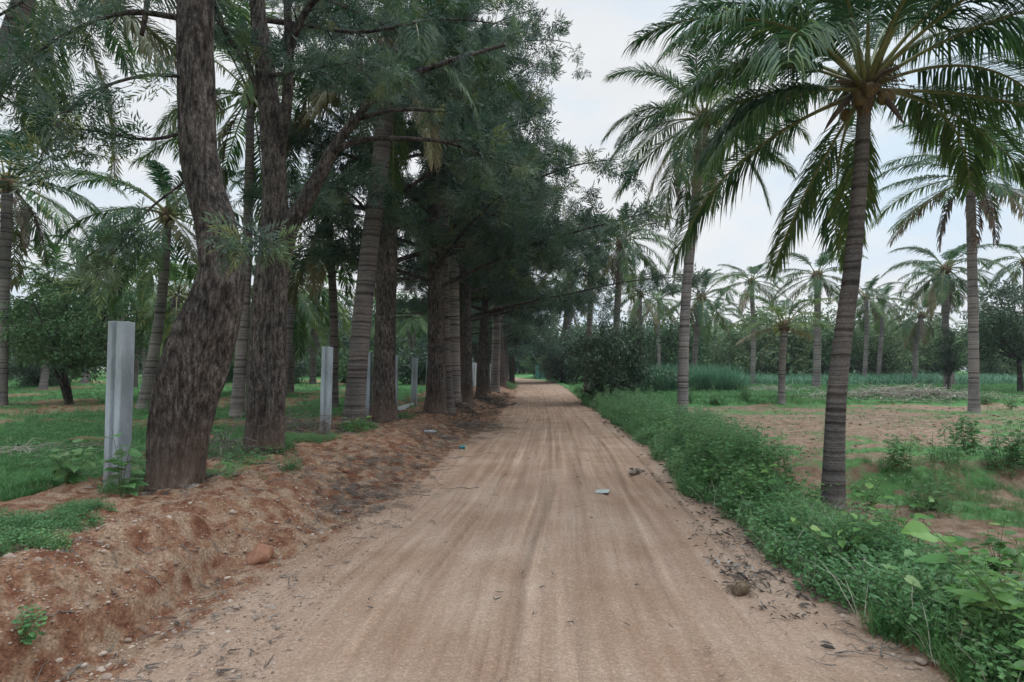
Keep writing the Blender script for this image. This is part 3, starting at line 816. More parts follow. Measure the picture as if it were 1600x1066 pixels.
def palm(label, base, top, r0, r1, L, n, seed, detail=2, group=None, emin=-55, emax=78, dead=0, nuts=0, droop=.55, mids=None,
         spathes=0, spec=None, var0=0.0, dark=False, old=4, lmax=.32, azs=None, name='coconut_palm', cat='palm tree', merge_crown=False, thin=0.0):
    """base, top: world points of foot and crown; detail 3 close, 2 middle, 1 far."""
    r = np.random.default_rng(seed)
    base = np.asarray(base, float); top = np.asarray(top, float)
    root = thing(name, label, cat, base, group)
    pts = [base - np.array([0, 0, .15]), *(mids or [base * .5 + top * .5 + np.array([r.normal() * .12, r.normal() * .12, 0])]), top]
    hgt = np.linalg.norm(top - base)
    nn = {3: int(hgt / .022), 2: int(hgt / .06), 1: 14}[detail]
    P = spline(pts, max(nn, 10))
    t = np.linspace(0, 1, len(P))
    rad = r1 + (r0 * .72 - r1) * (1 - t) ** .9 + r0 * .28 * np.exp(-t * hgt / .35)
    mb = MB()
    tube(mb, P, rad, {3: 28, 2: 14, 1: 7}[detail], ring_rel(seed) if detail > 1 else None)
    mb.build('trunk', M['palm_bark_dark' if dark else 'palm_bark'], root, base, smooth=True)
    pairs = {3: 116, 2: 62, 1: 30}[detail]
    lw = {3: .0205, 2: .031, 1: .060}[detail] * L / 3.0
    axis = nrm(P[-1] - P[-3])
    crown = MB(); stalks = MB()
    for i in range(n):
        f = i / max(n - 1, 1)                      # 0 youngest, 1 oldest
        az = (azs[i] if azs else i * 2.39996 + r.normal() * .18)
        el = R(emax + (emin - emax) * f ** 1.0 + r.normal() * 5)
        bend = R(40 + 42 * math.sin(math.pi * min(1, f + .15)) + r.normal() * 8)
        if f > .72: bend = R(28 + r.normal() * 6)
        Li = L * (1.0 if f > .12 else .72) * r.uniform(.9, 1.08)
        b = top + np.array([math.cos(az), math.sin(az), 0]) * r1 * 1.1 + axis * (.30 * (1 - f) - .12) * L / 3
        if spec:
            az, el = R(spec[i][0]), R(spec[i][1]); f = np.clip((80 - spec[i][1]) / 135, 0, 1); bend = R(38 + 38 * math.sin(math.pi * min(1, f + .2)) + r.normal() * 5)
            if spec[i][1] < -20: bend = R(26 + r.normal() * 5)
            b = top + np.array([math.cos(az), math.sin(az), 0]) * r1 * 1.1 + axis * (.30 * (1 - f) - .12) * L / 3; Li = L * r.uniform(.92, 1.06) * (.72 if spec[i][1] < -20 else .80 if 150 < spec[i][0] < 210 and spec[i][1] < 26 else .82 if -20 < spec[i][0] < 20 and spec[i][1] < 10 else 1.0)
        is_old = i >= n - old
        var = .30 + var0 + .22 * f + r.normal() * .05
        a = crown if merge_crown else MB(); s_ = stalks if merge_crown else MB()
        frond_geo(a, s_, b, az, el, Li, bend, pairs, lw, seed * 100 + i, droop * (1 + .5 * f), var, r.normal() * .25, lmax, thin)
        if not merge_crown:
            fo = a.build('frond', M['palm_old'] if (is_old and r.random() < .7) else M['palm_leaf'], root, base)
            s_.build('stalk', M['rachis'], fo, base, smooth=True)
    if merge_crown:
        co = crown.build('crown', M['palm_leaf'], root, base)
        stalks.build('stalks', M['rachis'], co, base)
    for i in range(dead):
        a = MB(); s_ = MB()
        az = i * 2.1 + r.uniform(0, 1) + seed
        b = top + np.array([math.cos(az), math.sin(az), 0]) * r1 * 1.2 - axis * .18
        frond_geo(a, s_, b, az, R(-42 - r.uniform(0, 20)), L * r.uniform(.6, .8), R(48), max(16, pairs // 2), lw * 1.2, seed * 177 + i, 2.2, .4 + r.normal() * .15, .1, lmax * .9, .2)
        if merge_crown:
            fo = a.build('dry_fronds', M['palm_dry'], root, base)
        else:
            fo = a.build('dry_frond', M['palm_dry'], root, base)
        s_.build('stalk', M['spathe'], fo, base)
    if detail > 1:
        # sheath fibre under the crown
        mb = MB()
        Pf = top[None] + axis[None] * np.linspace(-.34, .30, 10)[:, None] * L / 3
        tube(mb, Pf, np.array([1.02, 1.2, 1.5, 1.75, 1.8, 1.7, 1.5, 1.2, .8, .3]) * r1, 14, bark_rel(seed + 3, .35, 6))
        mb.build('fibre_sheath', M['fibre'], root, base)
    for i in range(nuts):
        mb = MB()
        az = (i % 3) * .5 + (i // 3) * 2.3 + seed; rr_ = r1 * 1.6 + (i % 3) * .07 * L / 3
        ellipsoid(mb, top + np.array([math.cos(az) * rr_, math.sin(az) * rr_, -.02 - .11 * (i % 2) - .05 * (i % 3)]), .066 * L / 3, .088 * L / 3, 12, 9)
        mb.build('coconut', M['coconut'], root, base, smooth=True)
    for i in range(5 if detail == 3 and spathes else 0):          # fruiting stalks
        mb = MB(); az = i * 1.257 + .5; e = R([50, 20, 60, 5, 35][i])
        p0 = top + np.array([math.cos(az), math.sin(az), .4]) * r1
        for k in range(22):
            d = nrm(np.array([math.cos(az) * math.cos(e), math.sin(az) * math.cos(e), math.sin(e)]) + r.normal(size=3) * .32)
            l = r.uniform(.22, .46) * L / 3
            Pk = p0 + d * np.linspace(0, 1, 5)[:, None] * l + np.array([0, 0, -.10 * l / .3]) * (np.linspace(0, 1, 5)[:, None] ** 2)
            tube(mb, Pk, .005, 4)
            ellipsoid(mb, Pk[-1], .016, .02, 6, 5)
        mb.build('fruit_stalk', M['fibre'], root, base)
    for i in range(spathes):
        mb = MB()
        az = i * 1.9 + seed * .7
        p0 = top + np.array([math.cos(az), math.sin(az), 0]) * r1 * 1.2
        e = R([25, -50, 45, -35][i % 4]); dd = np.array([math.cos(az) * math.cos(e), math.sin(az) * math.cos(e), math.sin(e)])
        Ps = p0[None] + dd[None] * np.linspace(0, .55, 9)[:, None] + np.array([0, 0, -.22])[None] * (np.linspace(0, 1, 9)[:, None]) ** 2
        tube(mb, Ps,   .005 + .034 * np.sin(np.pi * np.linspace(0, 1, 9)) ** .8, 8)
        mb.build('spathe', M['spathe'], root, base, smooth=True)
    return root

# right side, near to far ------------------------------------------------------
b = GD(1293, 7.7)
palm('big nearest coconut palm with slender ringed trunk leaning right, rooted in the roadside weeds', b, W(1352, 142, 7.85), .178, .082, 3.5, 31, 5, 3,
     spec=[(90, 80), (200, 74), (-20, 70), (150, 66), (40, 64), (-115, 66), (-75, 58), (175, 50), (8, 48), (128, 48), (62, 46), (-132, 46), (-48, 50), (-98, 40), (110, 30),
           (186, 22), (-3, 24), (160, 16), (28, 14), (205, 30), (-30, 30), (-62, 34), (72, 4), (178, 6), (140, -8), (-142, 12), (12, 4), (-12, -4), (192, -2), (114, -46), (66, -44)],
     nuts=9, spathes=5, droop=.78, mids=[W(1308, 610, 7.75), W(1330, 430, 7.8), W(1343, 290, 7.85)], old=0, emin=-70, lmax=.36, dark=True)
b = GD(1064, 17.5)
palm('tall coconut palm with bare grey trunk between the road verge and the brown field', b, W(1100, 185, 18.5), .22, .135, 3.6, 29, 9, 3,
     nuts=7, spathes=2, mids=[W(1071, 480, 17.8), W(1086, 320, 18.2)], old=4, dead=1)
b = GD(1518, 21.5)
palm('coconut palm with dry brown fronds hanging against its trunk at the right of the field', b, W(1516, 275, 21.5), .24, .15, 3.6, 24, 14, 2,
     nuts=6, dead=5, mids=[W(1520, 470, 21.5)], old=3, emin=-25)
b = GD(1219, 26)
palm('short young coconut palm with yellow green fronds at the far edge of the field', b, W(1226, 508, 26), .20, .15, 2.6, 18, 21, 2,
     dead=1, emin=-5, old=2, var0=.16)
b = GD(1274, 40)
palm('coconut palm with thick foot standing on the bright grass behind the young palm', b, W(1277, 430, 40), .36, .19, 3.3, 22, 23, 2, dead=2, emin=-40)
b = GD(1082, 40)
palm('coconut palm with pale leaning trunk rising behind the block of tall fodder grass', b, W(1096, 465, 40), .24, .18, 3.4, 24, 26, 2, dead=2, nuts=4)
b = GD(1175, 47)
palm('slim dark coconut palm with dense upright crown beside the fodder grass', b, W(1174, 440, 47), .26, .17, 3.2, 22, 27, 2, emin=-35)
b = GD(1478, 37)
palm('full crowned coconut palm left of the palm with hanging dry fronds', b, W(1478, 420, 37), .27, .18, 3.5, 26, 31, 2, dead=2)
b = GD(1487, 44)
palm('slender coconut palm half hidden behind the full crowned one', b, W(1470, 440, 44), .24, .16, 3.2, 20, 32, 2)
b = GD(1349, 52)
palm('coconut palm just right of the nearest ringed trunk, far beyond the straw heap', b, W(1354, 462, 52), .25, .17, 3.1, 20, 33, 2)
b = GD(1369, 56)
palm('thin coconut palm paired close with another, far beyond the straw heap', b, W(1380, 470, 56), .25, .17, 3.0, 20, 34, 2, dead=1)
b = GD(1428, 50)
palm('coconut palm leaning right with a ragged drooping crown at the far grass', b, W(1440, 492, 50), .26, .18, 3.2, 20, 35, 2, dead=3)
b = GD(1606, 42)
palm('coconut palm cut off by the right edge of the view, over the dark tree', b, W(1603, 408, 42), .25, .17, 3.2, 22, 36, 2)
b = GD(963, 31)
palm('coconut palm with broad crown standing behind the round dark bush', b, W(972, 378, 31), .26, .17, 3.5, 26, 41, 2, dead=3, nuts=4)
b = GD(915, 36)
palm('coconut palm with yellowing fronds behind the silver oaks and left of the broad crown', b, W(925, 385, 36), .26, .17, 3.4, 24, 42, 2, old=8)
b = GD(1000, 48)
palm('coconut palm with crown low over the right shoulder of the round dark bush', b, W(1000, 460, 48), .24, .17, 3.3, 22, 43, 2, dead=1)
b = GD(880, 67)
palm('coconut palm with drooping dark crown and leaning stem right of the pale forked tree', b, W(884, 440, 69), .32, .22, 4.6, 24, 44, 2, dead=3, dark=True)
b = GD(891, 65)
palm('coconut palm with upright grey stem between leaning stem and round bush', b, W(889, 452, 65), .32, .22, 4.4, 20, 45, 2)
b = GD(870, 70)
palm('coconut palm whose stem slants steeply right beside the pale forked tree', b, W(888, 470, 70), .30, .22, 4.2, 18, 46, 2, dead=2)
b = GD(1030, 60)
palm('small far coconut palm between the round bush and the tall grey trunk', b, W(1030, 470, 60), .24, .17, 3.2, 20, 47, 2)

# left side, behind the fence --------------------------------------------------
b = GD(6, 19.5)
palm('coconut palm at the left edge of the view with grey dry fronds under its crown', b, W(12, 285, 19.5), .22, .16, 3.5, 24, 51, 2, dead=5, nuts=8, mids=[W(6, 470, 19.5)], old=6)
b = GD(226, 18)
palm('coconut palm leaning right with smooth trunk between the first post and curved oak', b, W(263, 335, 18), .24, .12, 3.5, 24, 52, 2, mids=[W(250, 490, 18)], nuts=6, old=8, lmax=.29)
b = GD(372, 15.5)
palm('coconut palm with leaning trunk seen between the two nearest silver oaks', b, W(392, 150, 15.5), .22, .10, 3.5, 22, 53, 2, mids=[W(385, 420, 15.5)], old=8, dead=1)
b = GD(523, 19)
palm('dark trunked coconut palm seen between slim post and thick leaning palm', b, W(512, 335, 19), .20, .12, 3.4, 24, 54, 2, mids=[W(521, 480, 19)], dark=True, dead=2)
b = GD(455, 29)
palm('low young coconut palm in the grove behind the second post', b, W(462, 490, 29), .22, .17, 3.2, 18, 55, 2, emin=-30, old=2)
b = GD(-120, 11)
palm('coconut palm whose long drooping fronds hang into the top left corner', b, W(60, -70, 11), .25, .17, 4.0, 17, 56, 3, droop=.8, old=7, mids=[W(-60, 300, 11)])
b = GD(553, 12.8)
palm('thick grey ringed coconut trunk leaning right in the row of roadside trees', b, W(606, 80, 13.2), .31, .18, 3.3, 20, 57, 3, mids=[W(560, 560, 12.9), W(575, 410, 13), W(598, 220, 13.1)], old=6, dark=True)
b = GD(702, 18.3)
palm('slim coconut trunk right behind the reddish silver oak in the row', b, W(692, 150, 18.3), .28, .15, 3.2, 18, 58, 2, mids=[W(694, 500, 18.3)], dark=True)
b = GD(712, 21.5)
palm('pale grey coconut trunk standing straight in the middle of the row', b, W(707, 120, 21.5), .29, .19, 3.2, 18, 59, 2, mids=[W(709, 430, 21.5)])
b = GD(773, 36)
palm('light grey coconut trunk at the far end of the row before the road bends', b, W(778, 330, 36), .40, .22, 3.2, 20, 60, 2, mids=[W(777, 470, 36)])

# the grove behind: a few built, the rest are copies
protos = []
for k in range(5):
    protos.append(palm('distant coconut palm in the shaded grove behind the fence', np.array([0, 0, 0.0]), np.array([.5 * math.cos(k), .5 * math.sin(k * 2.), 4.4 + .65 * k]),
                       .26, .17, 3.3, 20, 70 + k, 1, 'coconut palms in the grove behind the fence', merge_crown=True, dead=1, dark=(k % 2 == 0), emin=-50, var0=.12))
spots = []
r_ = np.random.default_rng(5)
while len(spots) < 62:
    y = r_.uniform(24, 95); x = -r_.uniform(.06, .98) * y - 4
    if all((x - a) ** 2 + (y - c) ** 2 > 9 for a, c in spots): spots.append((x, y))
for i, (x, y) in enumerate(sorted(spots, key=lambda s: s[1])):
    loc = (x, y, Hs(x, y) - .05)
    o = protos[i % 5] if i < 5 else dup(protos[i % 5], loc, r_.uniform(0, 6.28), r_.uniform(.75, 1.15))
    if i < 5: o.location = loc
for i in range(20):                                    # beyond the field on the right
    y = r_.uniform(62, 120); x = (r_.uniform(1020, 1640) - 800) / F * y
    dup(protos[i % 5], (x, y, Hs(x, y) - .05), r_.uniform(0, 6.28), r_.uniform(.85, 1.2), 'distant coconut palm beyond the field and the green hedge trees', 'coconut palms beyond the field')

# ------------------------------------------------------------------ silver oaks
def limb(wood, tips, P0, d0, L, r0, rr, sag=.25, subs=9, sub_len=.38, lift=.10, wig=.12, seg=6, first=.22):
    """A limb with side shoots; appends tuft positions and directions to tips."""
    n = 12
    t = np.linspace(0, 1, n)
    d0 = nrm(d0)
    w = np.cumsum(rr.normal(size=(n, 3)) * wig / n ** .5, axis=0)
    D = d0[None] + w + np.array([0, 0, 1.0])[None] * (lift * t - sag * t ** 2)[:, None]
    P = P0 + np.vstack([[0, 0, 0], np.cumsum(nrm(D[1:]) * L / (n - 1), axis=0)])
    tube(wood, P, r0 * (1 - .9 * t) + .004, seg)
    shoots(wood, tips, P, L, r0, rr, subs, sub_len, first)

def shoots(wood, tips, P, L, r0, rr, subs, sub_len, first=.22, side=1.0):
    T = nrm(np.gradient(P, axis=0)); n = len(P)
    for k in range(subs):
        tk = first + (1 - first) * (k + rr.random()) / subs
        i = min(int(tk * (n - 1)), n - 2)
        p = P[i] + (P[i + 1] - P[i]) * (tk * (n - 1) - i)
        s = 1 if k % 2 else -1
        sd = nrm(np.cross(T[i], [0, 0, 1.0]) * s * side + T[i] * rr.uniform(.4, .9) + np.array([0, 0, rr.uniform(-.35, .35)]))
        l = L * sub_len * (1.1 - .7 * tk) * rr.uniform(.6, 1.25)
        m = 6; tt = np.linspace(0, 1, m)[:, None]
        Q = p + sd * l * tt + np.array([0, 0, -1.0]) * (.18 * l * tt ** 2) + np.cumsum(rr.normal(size=(m, 3)) * .03 * l, axis=0) * (tt > 0)
        tube(wood, Q, np.linspace(max(r0 * .32 * (1 - .6 * tk), .006), .003, m), 4)
        tq = nrm(np.gradient(Q, axis=0))
        cnt = max(3, int(l / .21))
        for j in range(cnt):
            f = .2 + .8 * (j + rr.random()) / cnt
            a = min(int(f * (m - 1)), m - 2)
            pp = Q[a] + (Q[a + 1] - Q[a]) * (f * (m - 1) - a)
            dd = nrm(tq[a] * .8 + rr.normal(size=3) * .6 + np.array([0, 0, -.05]))
            tips.append((pp + dd * .03, dd))
        tips.append((Q[-1], tq[-1]))
    tips.append((P[-1], T[-1]))

def leaf_tufts(tips, templates, rr, size=1.0, jitter=.0):
    mb = MB()
    P = np.array([a for a, _ in tips]); D = np.array([d for _, d in tips])
    if jitter: P = P + rr.normal(size=P.shape) * jitter
    Mx = basis(D, rr.uniform(0, 6.28, len(D))) * (size * rr.uniform(.75, 1.25, len(D)))[:, None, None]
    var = np.clip(.45 + rr.normal(size=len(D)) * .26, 0, 1)
    for k, T in enumerate(templates):
        s = slice(k, None, len(templates))
        mb.scatter(T, P[s], Mx[s], var[s])
    return mb

def oak_trunk(root, base, pts, radii, seed, detail=3):
    mb = MB()
    C = spline(np.column_stack([pts, radii]), {3: 380, 2: 90, 1: 30}[detail])
    rf0 = bark_rel(seed, .15 if detail == 3 else .13, 5, 34)
    def rf(sv, av): return rf0(sv, av) * (1 + np.exp(-np.maximum(sv - .12, 0) / .20) * (.10 + .13 * np.sin(5 * av + seed) + .08 * np.sin(3 * av + 2 * seed)))
    tube(mb, C[:, :3], C[:, 3] * .90, {3: 110, 2: 30, 1: 12}[detail], rf)
    mb.build('trunk', M['oak_bark'], root, base, smooth=True)
    return C

# first silver oak: thick curved trunk by the first post
rr = np.random.default_rng(101)
D1 = 6.15
prof = [(270, 775, 96), (272, 750, 82), (285, 650, 90), (299, 592, 97), (321, 522, 93), (338, 470, 79), (346, 420, 68), (336, 350, 61), (319, 290, 58), (309, 220, 57), (306, 100, 58), (306, 0, 60), (306, -250, 54), (300, -600, 40)]
pts = np.array([W(a, c, D1) for a, c, _ in prof]); rad = np.array([w * D1 / F / 2 for _, _, w in prof])
base = np.array([pts[1][0], D1, Hs(pts[1][0], D1)])
oak1 = thing('silver_oak', 'nearest silver oak with thick trunk curving like an S beside the tall post', 'tree', base)
C1 = oak_trunk(oak1, base, pts, rad, 1)
tips = []
def hand_limb(root, base, ctrl, r0, r1, tips, rr, subs=8, sub_len=.3, nm='branch', first=.2, seg=8):
    w = MB(); ctrl = np.array(ctrl)
    P = spline(ctrl, 26)
    tube(w, P, np.linspace(r0, r1, 26), seg, bark_rel(int(rr.integers(999)), .12, 3))
    L = np.sum(np.linalg.norm(np.diff(P, axis=0), axis=1))
    if subs: shoots(w, tips, P, L, r0, rr, subs, sub_len, first)
    return w.build(nm, M['oak_limb'], root, base, smooth=True)
hand_limb(oak1, base, [W(300, 205, 6.15), W(230, 218, 6.0), W(150, 205, 5.8), W(70, 190, 5.6), W(-40, 120, 5.3)], .022, .006, tips, rr, 12, .3)
hand_limb(oak1, base, [W(300, 275, 6.15), W(230, 330, 5.9), W(180, 390, 5.7), W(150, 425, 5.6)], .014, .003, tips, rr, 6, .25)
hand_limb(oak1, base, [W(295, 30, 6.15), W(200, 20, 5.8), W(110, 50, 5.5), W(20, 110, 5.3)], .035, .006, tips, rr, 10, .3)
hand_limb(oak1, base, [W(297, 120, 6.15), W(215, 120, 5.6), W(120, 160, 5.2), W(60, 250, 5.0)], .02, .005, tips, rr, 9, .28)
hand_limb(oak1, base, [W(290, -60, 6.15), W(150, -60, 6.4), W(40, 0, 6.5), W(-60, 60, 6.4)], .04, .006, tips, rr, 11, .3)
hand_limb(oak1, base, [W(330, 300, 6.1), W(352, 330, 5.8), W(372, 352, 5.6), W(392, 372, 5.5)], .012, .004, tips, rr, 4, .5, first=.5)
hand_limb(oak1, base, [W(312, -330, 6.15), W(420, -300, 6.0), W(520, -160, 5.9), W(610, -40, 5.8)], .035, .006, tips, rr, 12, .3)
hand_limb(oak1, base, [W(235, -100, 6.3), W(232, -20, 6.0), W(226, 30, 5.9), W(221, 55, 5.9)], .035, .022, tips, rr, 0)   # broken stub hanging
for k in range(9):
    az = k * 2.4; p = C1[int(338 + k * 4)][:3]
    w = MB(); limb(w, tips, p, np.array([math.cos(az), math.sin(az), .3]), 3.2, .05, rr, subs=9)
    w.build('branch', M['oak_limb'], oak1, base)
leaf_tufts(tips[::2], TUFT1, rr, 1.15).build('crown', M['oak_leaf'], oak1, base)

# second silver oak: two stems from one foot
rr = np.random.default_rng(102)
D2 = 8.9
prof = [(412, 722, 74), (412, 704, 60), (410, 640, 53), (412, 560, 51), (416, 470, 50), (424, 380, 44), (429, 300, 42), (424, 200, 40), (413, 100, 33), (402, 0, 25), (392, -200, 22), (380, -420, 16)]
pts = np.array([W(a, c, D2) for a, c, _ in prof]); rad = np.array([w * D2 / F / 2 for _, _, w in prof])
base = np.array([pts[1][0], D2, Hs(pts[1][0], D2)])
oak2 = thing('silver_oak', 'second silver oak forking into a steep dark stem and a limb reaching over the road', 'tree', base)
C2 = oak_trunk(oak2, base, pts, rad, 2)
tips = []
D2r = D2 - .12
mb = MB(); st = [(427, 700, 34), (432, 600, 28), (436, 500, 25), (440, 430, 26), (452, 360, 27), (478, 315, 24), (505, 265, 20), (522, 232, 17), (552, 192, 13), (600, 140, 10), (690, 100, 8), (790, 70, 5)]
Cs = spline(np.array([[*W(a, c, D2r + .0012 * max(0, a - 450)), w * D2 / F / 2] for a, c, w in st]), 120)
tube(mb, Cs[:, :3], Cs[:, 3], 26, bark_rel(77, .18, 3))
shoots(mb, tips, Cs[70:, :3], 3.6, .05, rr, 12, .3)
mb.build('stem', M['oak_bark'], oak2, base, smooth=True)
hand_limb(oak2, base, [W(520, 235, 8.8), W(580, 217, 8.9), W(690, 221, 9.1), W(760, 245, 9.4), W(830, 265, 9.6)], .055, .008, tips, rr, 9, .3, first=.45)
hand_limb(oak2, base, [W(560, 185, 8.8), W(620, 172, 9.0), W(690, 176, 9.2), W(780, 200, 9.5)], .045, .008, tips, rr, 8, .3, first=.4)
hand_limb(oak2, base, [W(430, 260, 8.9), W(446, 180, 8.8), W(452, 90, 8.8), W(449, 0, 8.8), W(445, -150, 8.8)], .10, .05, tips, rr, 0)
hand_limb(oak2, base, [W(451, 80, 8.8), W(466, 40, 8.7), W(492, 0, 8.6), W(560, -60, 8.5)], .07, .03, tips, rr, 6, .3)
hand_limb(oak2, base, [W(420, 190, 8.9), W(390, 110, 8.7), W(352, 50, 8.5), W(333, 0, 8.4), W(310, -60, 8.3)], .05, .02, tips, rr, 5, .22)
hand_limb(oak2, base, [W(395, 120, 8.7), W(378, 60, 8.5), W(340, 35, 8.4), W(328, -20, 8.3)], .028, .012, tips, rr, 4, .22)
hand_limb(oak2, base, [W(415, 120, 8.9), W(470, 110, 8.2), W(540, 100, 7.7), W(620, 110, 7.4)], .04, .008, tips, rr, 13, .32)
hand_limb(oak2, base, [W(405, 30, 8.9), W(480, 40, 9.5), W(570, 50, 10), W(690, 30, 10.5), W(800, 40, 11)], .05, .008, tips, rr, 14, .30)
hand_limb(oak2, base, [W(428, 320, 8.9), W(470, 300, 9.4), W(500, 320, 9.8)], .02, .005, tips, rr, 4, .3)
for k in range(10):
    az = k * 2.4 + 1; p = C2[int(318 + k * 6)][:3]
    w = MB(); limb(w, tips, p, np.array([math.cos(az), math.sin(az), .25]), 3.6, .05, rr, subs=10)
    w.build('branch', M['oak_limb'], oak2, base)
leaf_tufts(tips, TUFT1, rr, 1.0).build('crown', M['oak_leaf'], oak2, base)

def row_oak(label, px, d, lean, wpx, hgt, seed, nl, Lm, low, detail=2, road=1.0, tpl=None, size=1.2, subs=11, mat='oak_leaf', dead=3, group=None, base=None):
    """A silver oak of the row: straight trunk, limbs all round, the longer ones over the road."""
    rr = np.random.default_rng(seed)
    base = GD(px, d) if base is None else np.array(base, float)
    root = thing('silver_oak', label, 'tree', base, group)
    rb = wpx * d / F / 2
    top = base + np.array([lean * hgt, rr.normal() * .2, hgt])
    pts = np.array([base - [0, 0, .15], base + [0, 0, .02], base + [lean * .5 * 1.5, 0, 1.5], base + (top - base) * .4 + [rr.normal() * .12, 0, 0], base + (top - base) * .7 + [rr.normal() * .15, 0, 0], top])
    C = oak_trunk(root, base, pts, np.array([1.35, 1.18, 1.0, .8, .5, .08]) * rb, seed, detail)
    tips = []
    n = len(C)
    for k in range(nl):
        f = (k + .5 * rr.random()) / nl
        z = low + (hgt - low) * f ** 1.15 * .97
        i = int(np.argmin(np.abs(C[:, 2] - base[2] - z)))
        az = k * 2.39996 + rr.normal() * .25
        a = np.array([math.cos(az), math.sin(az), .35 + .3 * f])
        L = Lm * (1 - .62 * f) * rr.uniform(.8, 1.15) * (1 + .45 * road * max(0, math.cos(az)))
        w = MB()
        limb(w, tips, C[i, :3], a, L, .055 * (1 - .6 * f) + .012, rr, sag=.55, lift=.05, subs=subs, sub_len=.42)
        w.build('branch', M['oak_limb'], root, base)
    for k in range(dead):                              # bare dead twigs low on the trunk
        z = low * rr.uniform(.55, .95); i = int(np.argmin(np.abs(C[:, 2] - base[2] - z)))
        az = rr.uniform(-1.4, 1.4); w = MB()
        limb(w, [], C[i, :3], np.array([math.cos(az), math.sin(az), .1]), rr.uniform(1, 2.2), .018, rr, sag=.3, subs=8, sub_len=.5)
        w.build('dead_branch', M['oak_limb'], root, base)
    leaf_tufts([t for i, t in enumerate(tips) if i % 5], tpl or TUFT2, rr, size, .05).build('crown', M[mat], root, base)
    return root

row_oak('silver oak with straight brown trunk right of the thick leaning palm trunk', 601, 14.6, .012, 39, 13.5, 201, 24, 4.3, 4.0, 3, 1.0, dead=5)
row_oak('silver oak whose foot is splashed orange red, behind the last slim post', 682, 17.4, .0, 32, 14, 202, 26, 4.9, 3.7, 3, 1.2, dead=5)
row_oak('dark silver oak standing right behind the pale palm trunk of the row', 731, 23.5, .0, 16, 14, 203, 26, 5.2, 3.6, 2, 1.3)
row_oak('silver oak left of the first white wall panels, with narrow brown stem', 722, 26.5, .01, 13, 13, 204, 26, 5.0, 3.6, 2, 1.2)
row_oak('silver oak between the two stretches of white panel wall', 752, 30, .0, 15, 14, 205, 24, 4.4, 4.2, 2, .7, size=1.5)
row_oak('silver oak with pale flank touching the second stretch of panel wall', 759, 33.5, .0, 13, 14, 206, 22, 4.0, 4.4, 2, .4, size=1.5)
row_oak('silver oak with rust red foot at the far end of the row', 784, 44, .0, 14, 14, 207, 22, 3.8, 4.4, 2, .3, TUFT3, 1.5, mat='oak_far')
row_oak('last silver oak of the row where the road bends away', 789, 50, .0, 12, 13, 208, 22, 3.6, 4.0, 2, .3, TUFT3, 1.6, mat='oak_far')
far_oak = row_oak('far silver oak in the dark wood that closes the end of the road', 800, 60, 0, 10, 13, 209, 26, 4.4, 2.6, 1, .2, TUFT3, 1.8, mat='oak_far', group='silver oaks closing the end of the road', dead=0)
for i, (px, d, s) in enumerate([(776, 64, 1.1), (818, 104, .8), (760, 74, 1.2), (745, 58, 1.1), (715, 66, 1.1), (800, 112, 1.2), (782, 120, 1.3)]):
    p = GD(px, d)
    if le_(d) - .6 < p[0] < re_(d) + .6: p[0] = re_(d) + 1.6 if px > 810 else le_(d) - 1.6; p[2] = Hs(p[0], p[1])
    dup(far_oak, p, i * 1.7, s)

